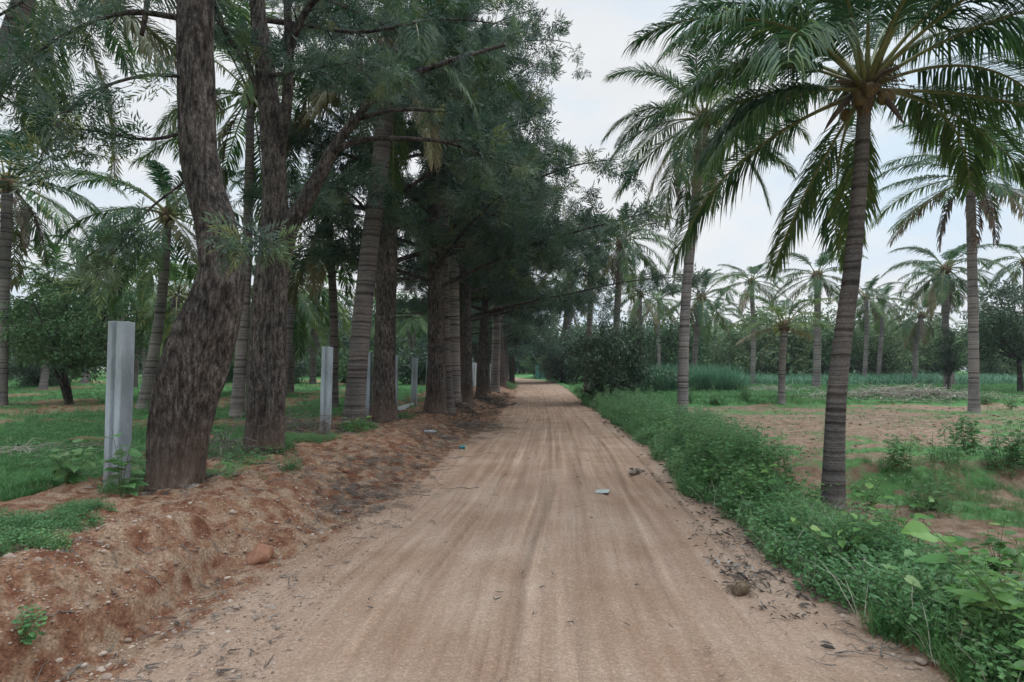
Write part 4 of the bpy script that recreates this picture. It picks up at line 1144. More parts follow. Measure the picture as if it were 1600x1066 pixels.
# ------------------------------------------------------------------ broadleaved trees and bushes
def broad_tree(label, base, hgt, rad, seed, nleaf, lsize, mat, trunk_r=.12, clear=.25, cat='tree', name='broadleaf_tree', group=None,
               bark='oak_limb', nlimb=9, squash=.8, clump=.32, stems=1, lean=(0, 0), w=.42):
    """Limbs fan out from the trunk; leaf clumps of uneven size sit round the limb ends."""
    rr = np.random.default_rng(seed)
    base = np.asarray(base, float)
    root = thing(name, label, cat, base, group)
    wood = MB(); cl = []
    fork = base + np.array([lean[0] * hgt * clear, lean[1] * hgt * clear, hgt * clear])
    for s in range(stems):
        o = rr.normal(size=3) * np.array([.22, .22, 0]) * (stems > 1)
        P = spline([base + o * .4 - [0, 0, .1], base * .5 + fork * .5 + o + rr.normal(size=3) * .04, fork + o * 2], 9)
        tube(wood, P, np.linspace(trunk_r * 1.25, trunk_r * .8, 9) / stems ** .5, 9, bark_rel(seed, .12, 3))
    trunk = wood.build('trunk', M[bark], root, base, smooth=True)
    cen = base + np.array([lean[0] * hgt * .6, lean[1] * hgt * .6, hgt * (clear + (1 - clear) * .5)])
    br = MB()
    for k in range(nlimb):
        az = k * 2.39996 + rr.normal() * .3; zf = (k + .5) / nlimb * 2 - 1
        zf = zf * .9 + .08
        rxy = math.sqrt(max(0, 1 - zf * zf)) * rad * rr.uniform(.55, 1.0)
        e = cen + np.array([math.cos(az) * rxy, math.sin(az) * rxy, zf * hgt * (1 - clear) * .5 * rr.uniform(.75, 1.05)])
        m_ = fork * .45 + e * .55 + rr.normal(size=3) * .12 * rad * .5
        P = spline([fork, m_, e], 9)
        tube(br, P, np.linspace(trunk_r * .55, .012, 9), 6)
        for f in (.55, .78, 1.0):
            p = P[int(f * 8)]
            cl.append((p + rr.normal(size=3) * rad * .10, rad * clump * rr.uniform(.6, 1.15)))
            for _ in range(2):
                q = p + nrm(rr.normal(size=3)) * rad * rr.uniform(.2, .42)
                tube(br, spline([p, p * .5 + q * .5 + rr.normal(size=3) * .04, q], 4), np.array([.02, .016, .012, .006]), 4)
                cl.append((q, rad * clump * rr.uniform(.4, .85)))
    br.build('branches', M[bark], root, base)
    cl = [c for c in cl if c[0][2] > base[2] + .15]
    vol = np.array([r ** 2 for _, r in cl]); cnt = np.maximum(6, (nleaf * vol / vol.sum())).astype(int)
    mb = MB()
    for (c, r), k in zip(cl, cnt):
        dv = rand_dirs(k, rr); rad_ = r * rr.random(k) ** .45
        p = c + dv * rad_[:, None] * np.array([1, 1, squash])
        p = p[p[:, 2] > base[2] + .08]; dv = dv[:len(p)]
        dd = nrm(dv * .6 + rr.normal(size=dv.shape) * .7 + np.array([0, 0, -.25]))
        Mx = basis(dd, rr.uniform(-1.2, 1.2, len(dd))) * (lsize * rr.uniform(.7, 1.3, len(dd)))[:, None, None]
        mb.scatter(leaf_quad(w), p, Mx, np.clip(.42 + rr.normal() * .10 + rr.normal(size=len(p)) * .15, 0, 1))
    mb.build('crown', M[mat], root, base)
    return root

broad_tree('big round dark green bush with low stems on the right verge of the road', GD(962, 29), 3.9, 2.2, 301, 15000, .17, 'bush', .14, .2, 'bush', 'round_bush', stems=3, nlimb=22, clump=.30)
broad_tree('rounded leafy tree with forked brown stems on the lawn behind the tall post', GD(118, 21), 4.6, 2.6, 303, 13000, .15, 'tree_mid', .13, .28, stems=2, nlimb=16, squash=.6)
broad_tree('dark broadleaf tree at the right edge of the view', GD(1592, 33), 6.4, 2.9, 304, 13000, .2, 'bush', .14, .3, nlimb=18, clump=.26)
broad_tree('pale barked tree with bare forked trunk and thin crown where the road bends', GD(857, 73), 11.5, 2.6, 305, 1500, .3, 'tree_light', .24, .42, bark='pale_bark', nlimb=7, clump=.22, name='pale_tree')
broad_tree('broadleaf tree wrapped in climbing leaves beside the full crowned palm', GD(1482, 36.6), 4.3, .75, 306, 2200, .16, 'bush', .10, .2, nlimb=10)
# hedge of trees beyond the field
r_ = np.random.default_rng(9)
kinds = [('tree_light', 'pale green spreading tree in the hedge beyond the field'), ('tree_mid', 'mid green bushy tree in the hedge beyond the field'), ('bush', 'dark green dense tree in the hedge beyond the field')]
hp = []
for k in range(6):
    mt, lb = kinds[k % 3]
    hp.append(broad_tree(lb, (0, 0, 0), 5.2 + .4 * k, 3.4, 320 + k, 5200, .36, mt, .16, .12 + .03 * (k % 2), name='hedge_tree', group='hedge trees beyond the field', nlimb=16, clump=.30, squash=.75))
used = set()
def place(proto, x, y, s, rz, label=None, group=None):
    if label is None: label = proto['label']
    if proto.name not in used:
        used.add(proto.name); proto.location = (x, y, Hs(x, y) - .1); proto.scale = (s,) * 3; proto.rotation_euler.z = rz
        proto['label'] = label
        if group: proto['group'] = group
    else: dup(proto, (x, y, Hs(x, y) - .1), rz, s, label, group)
order = [0, 1, 0, 3, 1, 0, 3, 4, 0, 1, 3, 2]
k = 0
for row, (y0, x0, x1, st) in enumerate([(62, 13, 62, 4.6), (80, 10, 84, 5.5), (104, 12, 120, 8)]):
    x = x0
    while x < x1:
        y = y0 + r_.uniform(-4, 4)
        place(hp[order[k % 12] if row == 0 else (k * 5) % 6], x, y, r_.uniform(.85, 1.3) * (1 + .12 * row), r_.uniform(0, 6.28)); k += 1
        x += st * r_.uniform(.7, 1.3)
# shrubs and trees closing the grove on the left
gp = []
for k in range(3):
    gp.append(broad_tree('dark leafy shrub closing the back of the shaded grove', (0, 0, 0), 3.0 + .3 * k, 2.4, 340 + k, 4200, .26, ['bush', 'tree_mid', 'bush'][k], .1, .1, 'shrub', 'grove_shrub', 'shrubs at the back of the grove', nlimb=14))
k = 0
for (y0, st, n_) in ((38, 3.4, 13), (56, 4.0, 17), (84, 5.5, 22)):
    for j in range(n_):
        x = -5.5 - .02 * y0 - j * st * r_.uniform(.85, 1.15); y = y0 + r_.uniform(-4, 4)
        place(gp[k % 3], x, y, r_.uniform(.55, .9) * (1 + .35 * (y0 > 60)), r_.uniform(0, 6.28)); k += 1
for j, (x, y, s) in enumerate([(-9, 72, 1.5), (-16, 78, 1.6), (-24, 74, 1.7), (-34, 80, 1.6), (-46, 78, 1.8), (-60, 86, 1.8), (-12, 100, 2), (-30, 104, 2), (-55, 108, 2.1), (-80, 104, 2.1)]):
    dup(hp[[1, 4, 2, 5][j % 4]], (x, y, Hs(x, y)), j * 1.3, s, 'tall leafy tree far behind the coconut grove on the left', 'tall trees behind the grove')
for j, (px, d, s) in enumerate([(812, 112, 1.1), (842, 86, .7), (868, 66, .8), (894, 62, .9), (916, 58, .8), (845, 108, 1.2), (796, 122, 1.4), (826, 104, .7), (805, 108, .8), (788, 112, 1.0), (772, 108, 1.1), (835, 98, .6), (876, 84, 1.2), (935, 70, 1.0), (960, 66, .9)]):
    p = GD(px, d)
    if p[0] < re_(d) + 1.0 and px > 812: p[0] = re_(d) + 1.6
    dup(hp[[1, 4, 0, 2, 5][j % 5]], (p[0], p[1], Hs(p[0], p[1])), j * 1.9, s, 'leafy tree in the thicket on the outside of the road bend', 'trees on the outside of the road bend')

# ------------------------------------------------------------------ precast fence
def box_poly(mb, prof, z0, z1, o, rz):
    p = np.array(prof, float); c, s = math.cos(rz), math.sin(rz)
    q = np.stack([p[:, 0] * c - p[:, 1] * s, p[:, 0] * s + p[:, 1] * c], -1)
    n = len(q)
    V = np.vstack([np.column_stack([q, np.full(n, z0)]), np.column_stack([q, np.full(n, z1)])]) + np.asarray(o)
    i = np.arange(n); j = (i + 1) % n
    mb.add(V, np.stack([i, j, j + n, i + n], -1))
    return n
def post_mesh():
    """Precast post of H section: a slot down each side takes the slabs."""
    bm_prof = [(-.075, -.095), (-.068, -.102), (.068, -.102), (.075, -.095), (.075, -.034), (.043, -.026), (.043, .026), (.075, .034), (.075, .095), (.068, .102), (-.068, .102), (-.075, .095), (-.075, .034), (-.043, .026), (-.043, -.026), (-.075, -.034)]
    import bmesh
    bm = bmesh.new()
    zs = [-.25, 0, .4, .9, 1.3, 1.80]
    r0 = np.random.default_rng(3)
    rings = []
    for z in zs:
        jit = r0.normal(size=(len(bm_prof), 2)) * .0012
        rings.append([bm.verts.new((a + jit[i, 0], b + jit[i, 1], z + (.006 * r0.normal() if z > 1.7 else 0))) for i, (a, b) in enumerate(bm_prof)])
    n = len(bm_prof)
    for a, b in zip(rings[:-1], rings[1:]):
        for i in range(n): bm.faces.new((a[i], a[(i + 1) % n], b[(i + 1) % n], b[i]))
    bm.faces.new(rings[-1])
    bm.normal_update()
    me = bpy.data.meshes.new('fence_post'); bm.to_mesh(me); bm.free()
    me.materials.append(M['concrete']); return me
pm = post_mesh()
rod = MB()
for a, b in ((.03, .02), (-.03, -.03)): tube(rod, np.array([[a, b, 1.79], [a, b, 1.82], [a + .004, b, 1.845]]), .005, 6)
rodm = rod.mesh('rod_end'); rodm.materials.append(M['twig'])
place_l = ['tallest looking grey concrete post standing nearest, left of the curved silver oak',
           'grey concrete post mostly hidden behind the second silver oak',
           'grey concrete post standing clear between second silver oak and thick leaning palm',
           'grey concrete post showing as a sliver right of the thick leaning palm trunk',
           'grey concrete post right of the brown oak, at the start of the low slab',
           'grey concrete post before the red footed silver oak, at the end of the low slab']
dirf = math.atan2(1, .036)
pd = [5.97 + 2.94 * k for k in range(20)]
for k, d in enumerate(pd):
    x = fence_(d) + (0.0 if k else -.02)
    z = Hs(x, d)
    lab = place_l[k] if k < 6 else 'grey concrete post of the panel wall in the far shade of the row'
    o = thing('fence_post', lab, 'post', (x, d, 1.6 - 1.27 + (max(0, z - .36) if k > 6 else 0)), 'concrete fence posts')
    o.rotation_euler = (R([1.0, -.5, .6, 0, -.4, .5][k % 6]), R([-1.2, .4, .3, .8, -.3, .2][k % 6]), dirf + R([-16, 8, 9, -4, 3, 6][k % 6]))
    link('post', pm, None, o)
    if k < 3: link('rod_end', rodm, None, o)
# infill slabs
def slab_mesh(L, h):
    import bmesh
    bm = bmesh.new(); bmesh.ops.create_cube(bm, size=1)
    for v in bm.verts: v.co = (v.co.x * .045, v.co.y * L, v.co.z * h)
    bmesh.ops.bevel(bm, geom=list(bm.edges), offset=.006, segments=1, affect='EDGES')
    me = bpy.data.meshes.new('slab'); bm.to_mesh(me); bm.free(); me.materials.append(M['slab']); return me
sm = slab_mesh(2.78, .285)
low = thing('low_slab', 'low pale concrete slab lying between two posts before the red footed oak', 'slab', ((fence_(pd[4]) + fence_(pd[5])) / 2, (pd[4] + pd[5]) / 2, .36))
low.rotation_euler.z = dirf - R(90); link('slab', sm, None, low)
for k in range(7, 19):
    ym = (pd[k] + pd[k + 1]) / 2; x = fence_(ym)
    lab = 'pale panel wall bay of stacked concrete slabs behind the far tree trunks'
    o = thing('panel_wall', lab, 'wall', (x, ym, .33 + max(0, Hs(x, ym) - .36)), 'bays of the panel wall')
    o.rotation_euler.z = dirf - R(90)
    for j in range(6):
        s = link('slab', sm, None, o); s.location = (0, 0, .15 + j * .293)

net = MB()
x0, y0, _ = GD(836, 82); x1, y1, _ = GD(860, 80)
n = 24; t = np.linspace(0, 1, n)
Xn = x0 + (x1 - x0) * t; Yn = y0 + (y1 - y0) * t + .10 * np.sin(t * 21)
rows = []
for f in np.linspace(0, 1, 6):
    rows.append(np.column_stack([Xn, Yn + .04 * np.sin(f * 5 + t * 30), H(Xn, Yn) + f * (1.9 + .07 * np.sin(t * 14))]))
V = np.concatenate(rows); i = (np.arange(5) * n)[:, None] + np.arange(n - 1)[None]
net.add(V, np.stack([i, i + 1, i + n + 1, i + n], -1).reshape(-1, 4))
nt = thing('net_fence', 'green shade net stretched between stakes at the bend of the road', 'fence', (x0, y0, Hs(x0, y0)))
net.build('net', M['net'], nt, nt.location[:])
for f in (0, 8, 16, 23):
    s = MB(); b = V[f]; tube(s, np.array([b - [0, .06, .2], b + [0, -.06, .8], b + [0, -.06, 1.7]]), .03, 6); s.build('stake', M['twig'], nt, nt.location[:])

# ------------------------------------------------------------------ grass, undergrowth, fodder
def weed_tpl(seed, h, n, ls, w=.5, spread=.5, stem=True):
    r = np.random.default_rng(seed); parts = []
    lean = r.normal(size=2) * .12
    zs = np.sort(r.random(n)) * .9 + .1
    for i, f in enumerate(zs):
        az = i * 2.4 + r.normal() * .4
        el = R(38 - 80 * r.random())
        d = np.array([[math.cos(az) * math.cos(el), math.sin(az) * math.cos(el), math.sin(el) * .6]])
        p = np.array([lean[0] * f * h + math.cos(az) * spread * ls * .5, lean[1] * f * h + math.sin(az) * spread * ls * .5, f * h])
        parts.append(xf(leaf_quad(w), basis(d, np.array([r.normal() * .6]))[0] * ls * r.uniform(.6, 1.2) * (1.1 - .4 * f), p))
    if stem:
        parts.append((np.array([[-.003, 0, 0], [.003, 0, 0], [lean[0] * h + .002, lean[1] * h, h], [lean[0] * h - .002, lean[1] * h, h]]), np.array([[0, 1, 2, 3]]), E3))
    return merge(parts)
def grass_tpl(seed, h, n, w, spread):
    r = np.random.default_rng(seed); parts = []
    for i in range(n):
        az = r.uniform(0, 6.28); el = R(r.uniform(48, 88)); l = h * r.uniform(.5, 1.1)
        d = np.array([[math.cos(az) * math.cos(el), math.sin(az) * math.cos(el), math.sin(el)]])
        Mx = basis(d)[0] * l; Mx[:, 2] *= -1
        b = blade(w / l, r.uniform(.1, .6))
        parts.append(xf(b, Mx, (r.normal() * spread, r.normal() * spread, 0)))
    return merge(parts)
def rotz(n, rr, s):
    a = rr.uniform(0, 6.28, n); c, q = np.cos(a), np.sin(a); z = np.zeros(n); o = np.ones(n)
    tl = rr.normal(size=(n, 2)) * .14
    Mx = np.stack([np.stack([c, -q, tl[:, 0]], -1), np.stack([q, c, tl[:, 1]], -1), np.stack([z, z, o], -1)], 1)
    return Mx * np.broadcast_to(s, (n,))[:, None, None]
def stuff(mb, name, mat):
    o = mb.build(name, M[mat]); tag(o, kind='stuff'); return o
def patch(mb, T, X, Y, rr, s, var=None, dz=-.01):
    n = len(X); Z = H(X, Y) + dz
    if var is None: var = np.clip(.45 + .5 * (fbm(X * 1.3, Y * 1.3, 3, 44) - .5) + rr.normal(size=n) * .12, 0, 1)
    Mx = rotz(n, rr, s); pos = np.column_stack([X, Y, Z])
    for k, t in enumerate(T): sl = slice(k, None, len(T)); mb.scatter(t, pos[sl], Mx[sl], var[sl])

rr = np.random.default_rng(400)
WEED_A = [weed_tpl(s, .34, 17, .055, .62) for s in range(5)]
WEED_B = [weed_tpl(s + 20, .16, 14, .042, .75, 1.4) for s in range(4)]
WEED_C = [weed_tpl(s + 40, .62, 26, .075, .5) for s in range(4)]
GRASS_N = [grass_tpl(s, .24, 11, .006, .035) for s in range(4)]
GRASS_F = [grass_tpl(s + 9, .26, 8, .014, .07) for s in range(3)]

def verge_pts(n, y0, y1, lo, hi, rr, pw=1.0):
    """Random points of the right verge; denser near the camera."""
    Y = y0 * (y1 / y0) ** rr.random(n); w = np.interp(Y, [0, 5, 8, 13, 25, 45, 80], [1.6, 1.25, 1.15, 1.7, 2.3, 3.8, 6])
    q = lo + (hi - lo) * rr.random(n) ** pw
    X = re_(Y) + .12 + q * w + (fbm(Y * .9, Y * 0, 3, 8) - .5) * .5
    return X, Y
und = MB()
X, Y = verge_pts(8000, 2.2, 45, .05, 1.0, rr); k = fbm(X * 1.2, Y * 1.2, 3, 45) > np.interp(Y, [3, 12, 30], [.50, .49, .42]); X, Y = X[k], Y[k]
patch(und, WEED_A, X, Y, rr, rr.uniform(.5, 1.3, len(X)) * np.clip(2.6 * fbm(X * .9, Y * .9, 3, 48) - .3, .35, 1.35) * np.interp(Y, [3, 10, 30], [.8, .95, 1.5]))
X, Y = verge_pts(7000, 2.2, 30, .0, 1.25, rr)
patch(und, WEED_B, X, Y, rr, rr.uniform(.7, 1.4, len(X)) * np.interp(Y, [3, 10, 30], [1, 1.2, 2]))
X, Y = verge_pts(2600, 7.0, 45, .25, 1.05, rr); k = fbm(X * .9, Y * .9, 3, 46) > .47; X, Y = X[k], Y[k]
patch(und, WEED_C, X, Y, rr, rr.uniform(.5, 1.45, len(X)) * np.interp(Y, [8, 30, 60], [1, 1.15, 1.9]))
stuff(und, 'undergrowth', 'weed')
brd = MB()                                                     # broad heart shaped leaves among the weeds
def broad_tpl(seed, h, n, ls):
    r = np.random.default_rng(seed); parts = []; T = heart_leaf()
    for i in range(n):
        az = i * 2.4 + r.normal() * .4; f = (i + .6) / n; el = R(-28 + 50 * r.random())
        d = np.array([[math.cos(az) * math.cos(el), math.sin(az) * math.cos(el), math.sin(el)]])
        p = np.array([math.cos(az) * ls * .7, math.sin(az) * ls * .7, h * f])
        parts.append(xf(T, basis(d, np.array([r.normal() * .3]))[0] * ls * r.uniform(.55, 1.2), p))
        a, b = np.array([0, 0, h * f * .8]), p
        parts.append((np.array([a + [.002, 0, 0], a - [.002, 0, 0], b - [.0015, 0, 0], b + [.0015, 0, 0]]), np.array([[0, 1, 2, 3]]), E3))
    return merge(parts)
BRD = [broad_tpl(s, .42, 11, .075) for s in range(5)]
X, Y = verge_pts(620, 2.3, 20, .10, 1.05, rr); k = fbm(X * 1.1, Y * 1.1, 3, 145) > .50; X, Y = X[k], Y[k]
patch(brd, BRD, X, Y, rr, rr.uniform(.5, 1.35, len(X)))
stuff(brd, 'broadleaf_weeds', 'broad')
dry = MB()                                                     # dead stalks standing and lying in the verge
X, Y = verge_pts(520, 2.4, 26, -.02, 1.1, rr)
patch(dry, [grass_tpl(s + 120, .38, 4, .005, .05) for s in range(4)], X, Y, rr, rr.uniform(.5, 1.4, len(X)))
X = rr.uniform(3.6, 9, 420); Y = rr.uniform(3.6, 9.2, 420); k = X > re_(Y) + 1.3; X, Y = X[k], Y[k]
patch(dry, [grass_tpl(s + 130, .22, 6, .004, .05) for s in range(4)], X, Y, rr, rr.uniform(.4, 1.1, len(X)))
stuff(dry, 'dry_stalks', 'straw')

gr = MB()
X, Y = verge_pts(9000, 2.4, 40, -.02, .9, rr); k = (fbm(X * 1.5, Y * 1.5, 3, 47) > np.interp(Y, [3, 9, 16], [.56, .48, .3])); X, Y = X[k], Y[k]
patch(gr, GRASS_N, X, Y, rr, rr.uniform(.4, 1.2, len(X)) * np.clip(2.4 * fbm(X * .9, Y * .9, 3, 49) - .2, .35, 1.35) * np.interp(Y, [3, 12, 30], [.8, 1.2, 2]))
X = rr.uniform(5.6, 15, 3000); Y = 8.9 + .1 * (X - 5.5) - .35 + rr.normal(size=3000) * .45; k = fbm(X * 1.1, Y * 1.4, 3, 88) > .46; X, Y = X[k], Y[k]      # grassy slope below the field
patch(gr, GRASS_N, X, Y, rr, rr.uniform(.3, .8, len(X)), np.clip(.62 + rr.normal(size=len(X)) * .2, 0, 1))
X = rr.uniform(3.2, 9, 2500); Y = rr.uniform(3.5, 8.6, 2500); k = (fbm(X * .8, Y * 1.2, 4, 37) > .52) & (X > re_(Y) + 1.2); X, Y = X[k], Y[k]
patch(gr, GRASS_N, X, Y, rr, rr.uniform(.3, .8, len(X)), np.clip(.6 + rr.normal(size=len(X)) * .2, 0, 1))
# sparse growth on the field
X = 4.5 + 34 * rr.random(22000); Y = 9.2 + 15.5 * rr.random(22000) ** .9 + .05 * X; k = (fbm(X * .5, Y * .9, 4, 36) > .42) & (X > re_(Y) + 1.8) & (Y > 9.2 + .1 * (X - 5.5)) & (rr.random(22000) < np.interp(Y, [9, 14, 24], [1, .55, .3])); X, Y = X[k], Y[k]
patch(gr, GRASS_F, X, Y, rr, rr.uniform(.18, .5, len(X)), np.clip(.55 + rr.normal(size=len(X)) * .2, 0, 1))
# bright grass behind the bund
Y = 25.2 + 22 * rr.random(12000); X = re_(Y) + 2.5 + (Y * .93 - re_(Y)) * rr.random(12000); Y = Y + .05 * X
patch(gr, GRASS_F, X, Y, rr, rr.uniform(.6, 1.4, len(X)))
# lawn on the left
Y = 5.2 * (60 / 5.2) ** rr.random(32000); X = fence_(Y) - .9 - (Y * .95 - 3.4) * rr.random(32000)
k = fbm(X * .35, Y * .35, 4, 34) > .40; X, Y = X[k], Y[k]
patch(gr, GRASS_F, X, Y, rr, rr.uniform(.25, .8, len(X)) * np.interp(Y, [6, 30, 60], [.7, 1, 1.6]))
stuff(gr, 'grass', 'grass')

cov = MB()                                                     # creeping green patches on the bank
def blob(cx, cy, rx, ry, n):
    a = rr.uniform(0, 6.28, n); q = rr.random(n) ** .6
    return cx + np.cos(a) * q * rx, cy + np.sin(a) * q * ry
for px, py, rx, ry, n, s in [(60, 825, .42, .28, 420, .55), (20, 850, .35, .22, 260, .6), (130, 800, .25, .14, 160, .5), (225, 752, .35, .22, 300, .6), (330, 742, .2, .2, 120, .6), (190, 770, .2, .15, 110, .55),
                             (470, 690, .7, .45, 420, .75), (420, 706, .35, .3, 220, .8), (560, 672, .4, .35, 200, .9), (620, 655, .5, .5, 180, .9), (45, 980, .05, .05, 10, .7), (795, 606, .7, 2.5, 200, 2.2), (330, 700, .5, .3, 130, .7), (455, 740, .12, .1, 26, .8)]:
    c = G(px, py); x, y = blob(c[0], c[1], rx, ry, n)
    patch(cov, WEED_B, x, y, rr, rr.uniform(.6, 1.3, n) * s)
Y = 6 + 20 * rr.random(2600); X = fence_(Y) + rr.normal(size=2600) * .5 - .3; k = fbm(X * .9, Y * .9, 4, 33) > .54; X, Y = X[k], Y[k]
patch(cov, WEED_B, X, Y, rr, rr.uniform(.6, 1.3, len(X)) * .9)
Y = 5 + 16 * rr.random(2600); X = fence_(Y) - .5 - (Y * .9) * rr.random(2600); k = fbm(X * .6, Y * .6, 4, 39) > .53; X, Y = X[k], Y[k]
patch(cov, WEED_A, X, Y, rr, rr.uniform(.4, 1.1, len(X)))
stuff(cov, 'ground_cover', 'weed')

fod = MB()                                                     # block of tall fodder grass and the band behind
TALL = [grass_tpl(s + 60, 1.45, 12, .035, .10) for s in range(4)]
x0 = GD(1003, 35)[0]; x1 = GD(1157, 35)[0]
X = rr.uniform(x0, x1, 1500); Y = rr.uniform(34.6, 39.5, 1500)
patch(fod, TALL, X, Y, rr, rr.uniform(.95, 1.3, 1500))
stuff(fod, 'fodder_grass', 'fodder')
ban = MB()
X = rr.uniform(13.5, 62, 3600); Y = 46 + rr.random(3600) * 11 + .03 * X
patch(ban, [grass_tpl(s + 80, 1.0, 8, .06, .16) for s in range(3)], X, Y, rr, rr.uniform(.7, 1.15, 3600))
stuff(ban, 'tall_grass', 'fodder')

# ------------------------------------------------------------------ single plants
def weed_plant(label, loc, h, stems, leaf, seed, ls, mat='weed', name='weed_plant', cat='plant', lean=.25, n=12, group=None):
    rr = np.random.default_rng(seed); loc = np.asarray(loc, float)
    root = thing(name, label, cat, loc, group)
    st = MB(); lf = MB()
    for s in range(stems):
        az = s * 2.4 + rr.normal() * .3; l = h * rr.uniform(.4, 1.08); lean_ = lean; lean = lean_ * rr.uniform(.3, 1.9)
        P = spline([loc - [0, 0, .04], loc + [math.cos(az) * lean * l * .35, math.sin(az) * lean * l * .35, l * .5], loc + [math.cos(az) * lean * l, math.sin(az) * lean * l, l]], 9)
        lean = lean_
        tube(st, P, np.linspace(.004, .0015, 9) * (1 + h * .3), 5)
        m = n; f = .18 + .82 * (np.arange(m) + rr.random(m)) / m
        pos = np.stack([np.interp(f, np.linspace(0, 1, 9), P[:, i]) for i in range(3)], -1)
        a = np.arange(m) * 2.4 + rr.normal(size=m) * .4; e = rr.uniform(-.25, .6, m)
        d = np.stack([np.cos(a) * np.cos(e), np.sin(a) * np.cos(e), np.sin(e)], -1)
        pet = ls * .35
        for p, q in zip(pos, d): tube(st, np.array([p, p + q * pet * .6, p + q * pet]), .0022, 4, cap=False)
        Mx = basis(nrm(d + [0, 0, -.25]), rr.normal(size=m) * .35) * (ls * rr.uniform(.65, 1.2, m) * (1.05 - .35 * f))[:, None, None]
        lf.scatter(leaf, pos + d * pet, Mx, np.clip(.5 + rr.normal(size=m) * .16 + .12 * f, 0, 1))
    st.build('stems', M['stem'], root, loc)
    lf.build('leaves', M[mat], root, loc)
    return root
HL, OL = heart_leaf(), leaf_oval(.5)
weed_plant('young plant with big round leaves climbing in front of the nearest post', GD(197, 5.5), .66, 4, HL, 501, .165, 'weed', lean=.22, n=6)
weed_plant('bushy low plant with dark heart shaped leaves left of the nearest post', G(105, 762), .46, 8, HL, 502, .14, 'weed', lean=.5, n=7)
weed_plant('small leafy seedling alone on the lower face of the red bank', G(40, 990), .10, 3, HL, 503, .045, 'weed', lean=.6, n=4)
weed_plant('bright green shrublet with strap leaves at the foot of the thick leaning palm', G(556, 676), .42, 7, leaf_oval(.28), 504, .26, 'broad', lean=.5, n=5)
weed_plant('broad leaved plant with very large bright leaves in the bottom right corner', np.array([2.62, 2.95, Hs(2.62, 2.95)]), .66, 5, HL, 505, .19, 'broad', lean=.42, n=5)
weed_plant('broad leaved plant half out of view low at the right edge', np.array([2.85, 3.3, Hs(2.85, 3.3)]), .55, 6, HL, 506, .14, 'broad', lean=.5, n=7)
weed_plant('leafy plant with pale heart shaped leaves in front of the hollow', G(1392, 868), .62, 6, HL, 507, .105, 'broad', lean=.35, n=9)
weed_plant('thin tall plant with drooping leaves in the middle of the right weeds', G(1425, 890), .72, 4, HL, 508, .09, 'broad', lean=.3, n=9)
weed_plant('leafy plant sprawling at the edge of the road near the dead leaves', G(1310, 880), .45, 6, HL, 509, .085, 'broad', lean=.6, n=8)
weed_plant('low creeping leafy plant around the foot of the nearest palm', G(1268, 795), .40, 8, HL, 510, .075, 'weed', lean=.7, n=9)
weed_plant('leafy plant just right of the foot of the nearest palm', G(1356, 800), .55, 7, HL, 511, .085, 'broad', lean=.4, n=9)
weed_plant('broad leaved plant at the right edge above the big bright leaves', G(1560, 905), .48, 6, HL, 512, .12, 'broad', lean=.5, n=8)
weed_plant('leafy weed overhanging the bare verge at the lower right', G(1470, 975), .40, 7, HL, 513, .10, 'weed', lean=.6, n=8)
def feather_weed(label, loc, h, seed, n=13):
    rr = np.random.default_rng(seed); loc = np.asarray(loc, float)
    root = thing('weed_plant', label, 'plant', loc)
    q = rr.normal(size=(n, 2)) * .16 * (h + .2)
    sc = h / .62 * rr.uniform(.35, 1.05, n) * np.exp(-(q ** 2).sum(1) / .12)
    T = [weed_tpl(seed * 3 + i, .62, 34, .13, .45) for i in range(4)]
    Mx = rotz(n, rr, sc); pos = np.column_stack([loc[0] + q[:, 0], loc[1] + q[:, 1], H(loc[0] + q[:, 0], loc[1] + q[:, 1]) - .02])
    lf = MB()
    for i, t in enumerate(T): lf.scatter(t, pos[i::4], Mx[i::4], np.clip(.58 + rr.normal(size=len(pos[i::4])) * .15, 0, 1))
    lf.build('leaves', M['weed'], root, loc)
    st = MB()
    for p, m in zip(pos, Mx):
        tp = m @ np.array([0, 0, .6]); tube(st, np.array([p, p + tp * .5 + rr.normal(size=3) * .01, p + tp]), np.array([.005, .004, .002]), 5)
    st.build('stems', M['stem'], root, loc)
    return root
for k, (px, py, h, lab) in enumerate([(1405, 728, .80, 'tall feathery weed standing alone at the near edge of the field'), (1470, 722, .72, 'tall feathery weed in the middle of the field edge clump'),
        (1510, 712, .95, 'tallest feathery weed in front of the palm with hanging dry fronds'), (1592, 730, .80, 'feathery weed on the field edge cut by the right side of the view'), (1556, 728, .62, 'shorter feathery weed on the field edge near the right side'),
        (1115, 728, .95, 'tall bushy weed on the verge right of the tall grey palm trunk'), (1068, 700, .85, 'bushy weed hiding the foot of the tall grey palm trunk'), (1140, 705, .62, 'bushy weed at the field side of the verge'),
        (1192, 760, .55, 'leafy weed at the edge of the red hollow left of the nearest palm'), (1448, 800, .6, 'young weed with upright stems in the brown hollow')]):
    feather_weed(lab, G(px, py), h, 530 + k)
for k, (px, py) in enumerate([(1165, 625), (1118, 632), (1580, 640), (1540, 632), (1075, 628)]):
    weed_plant(['low bushy weed on the bund left of the young palm', 'low bushy weed on the bund behind the tall grey trunk', 'bushy weed on the bund at the right edge', 'bushy weed on the bund right of the palm with dry fronds', 'low weed on the bund before the fodder grass'][k],
               G(px, py), .9, 10, leaf_oval(.42), 550 + k, .16, 'weed', lean=.5, n=14)

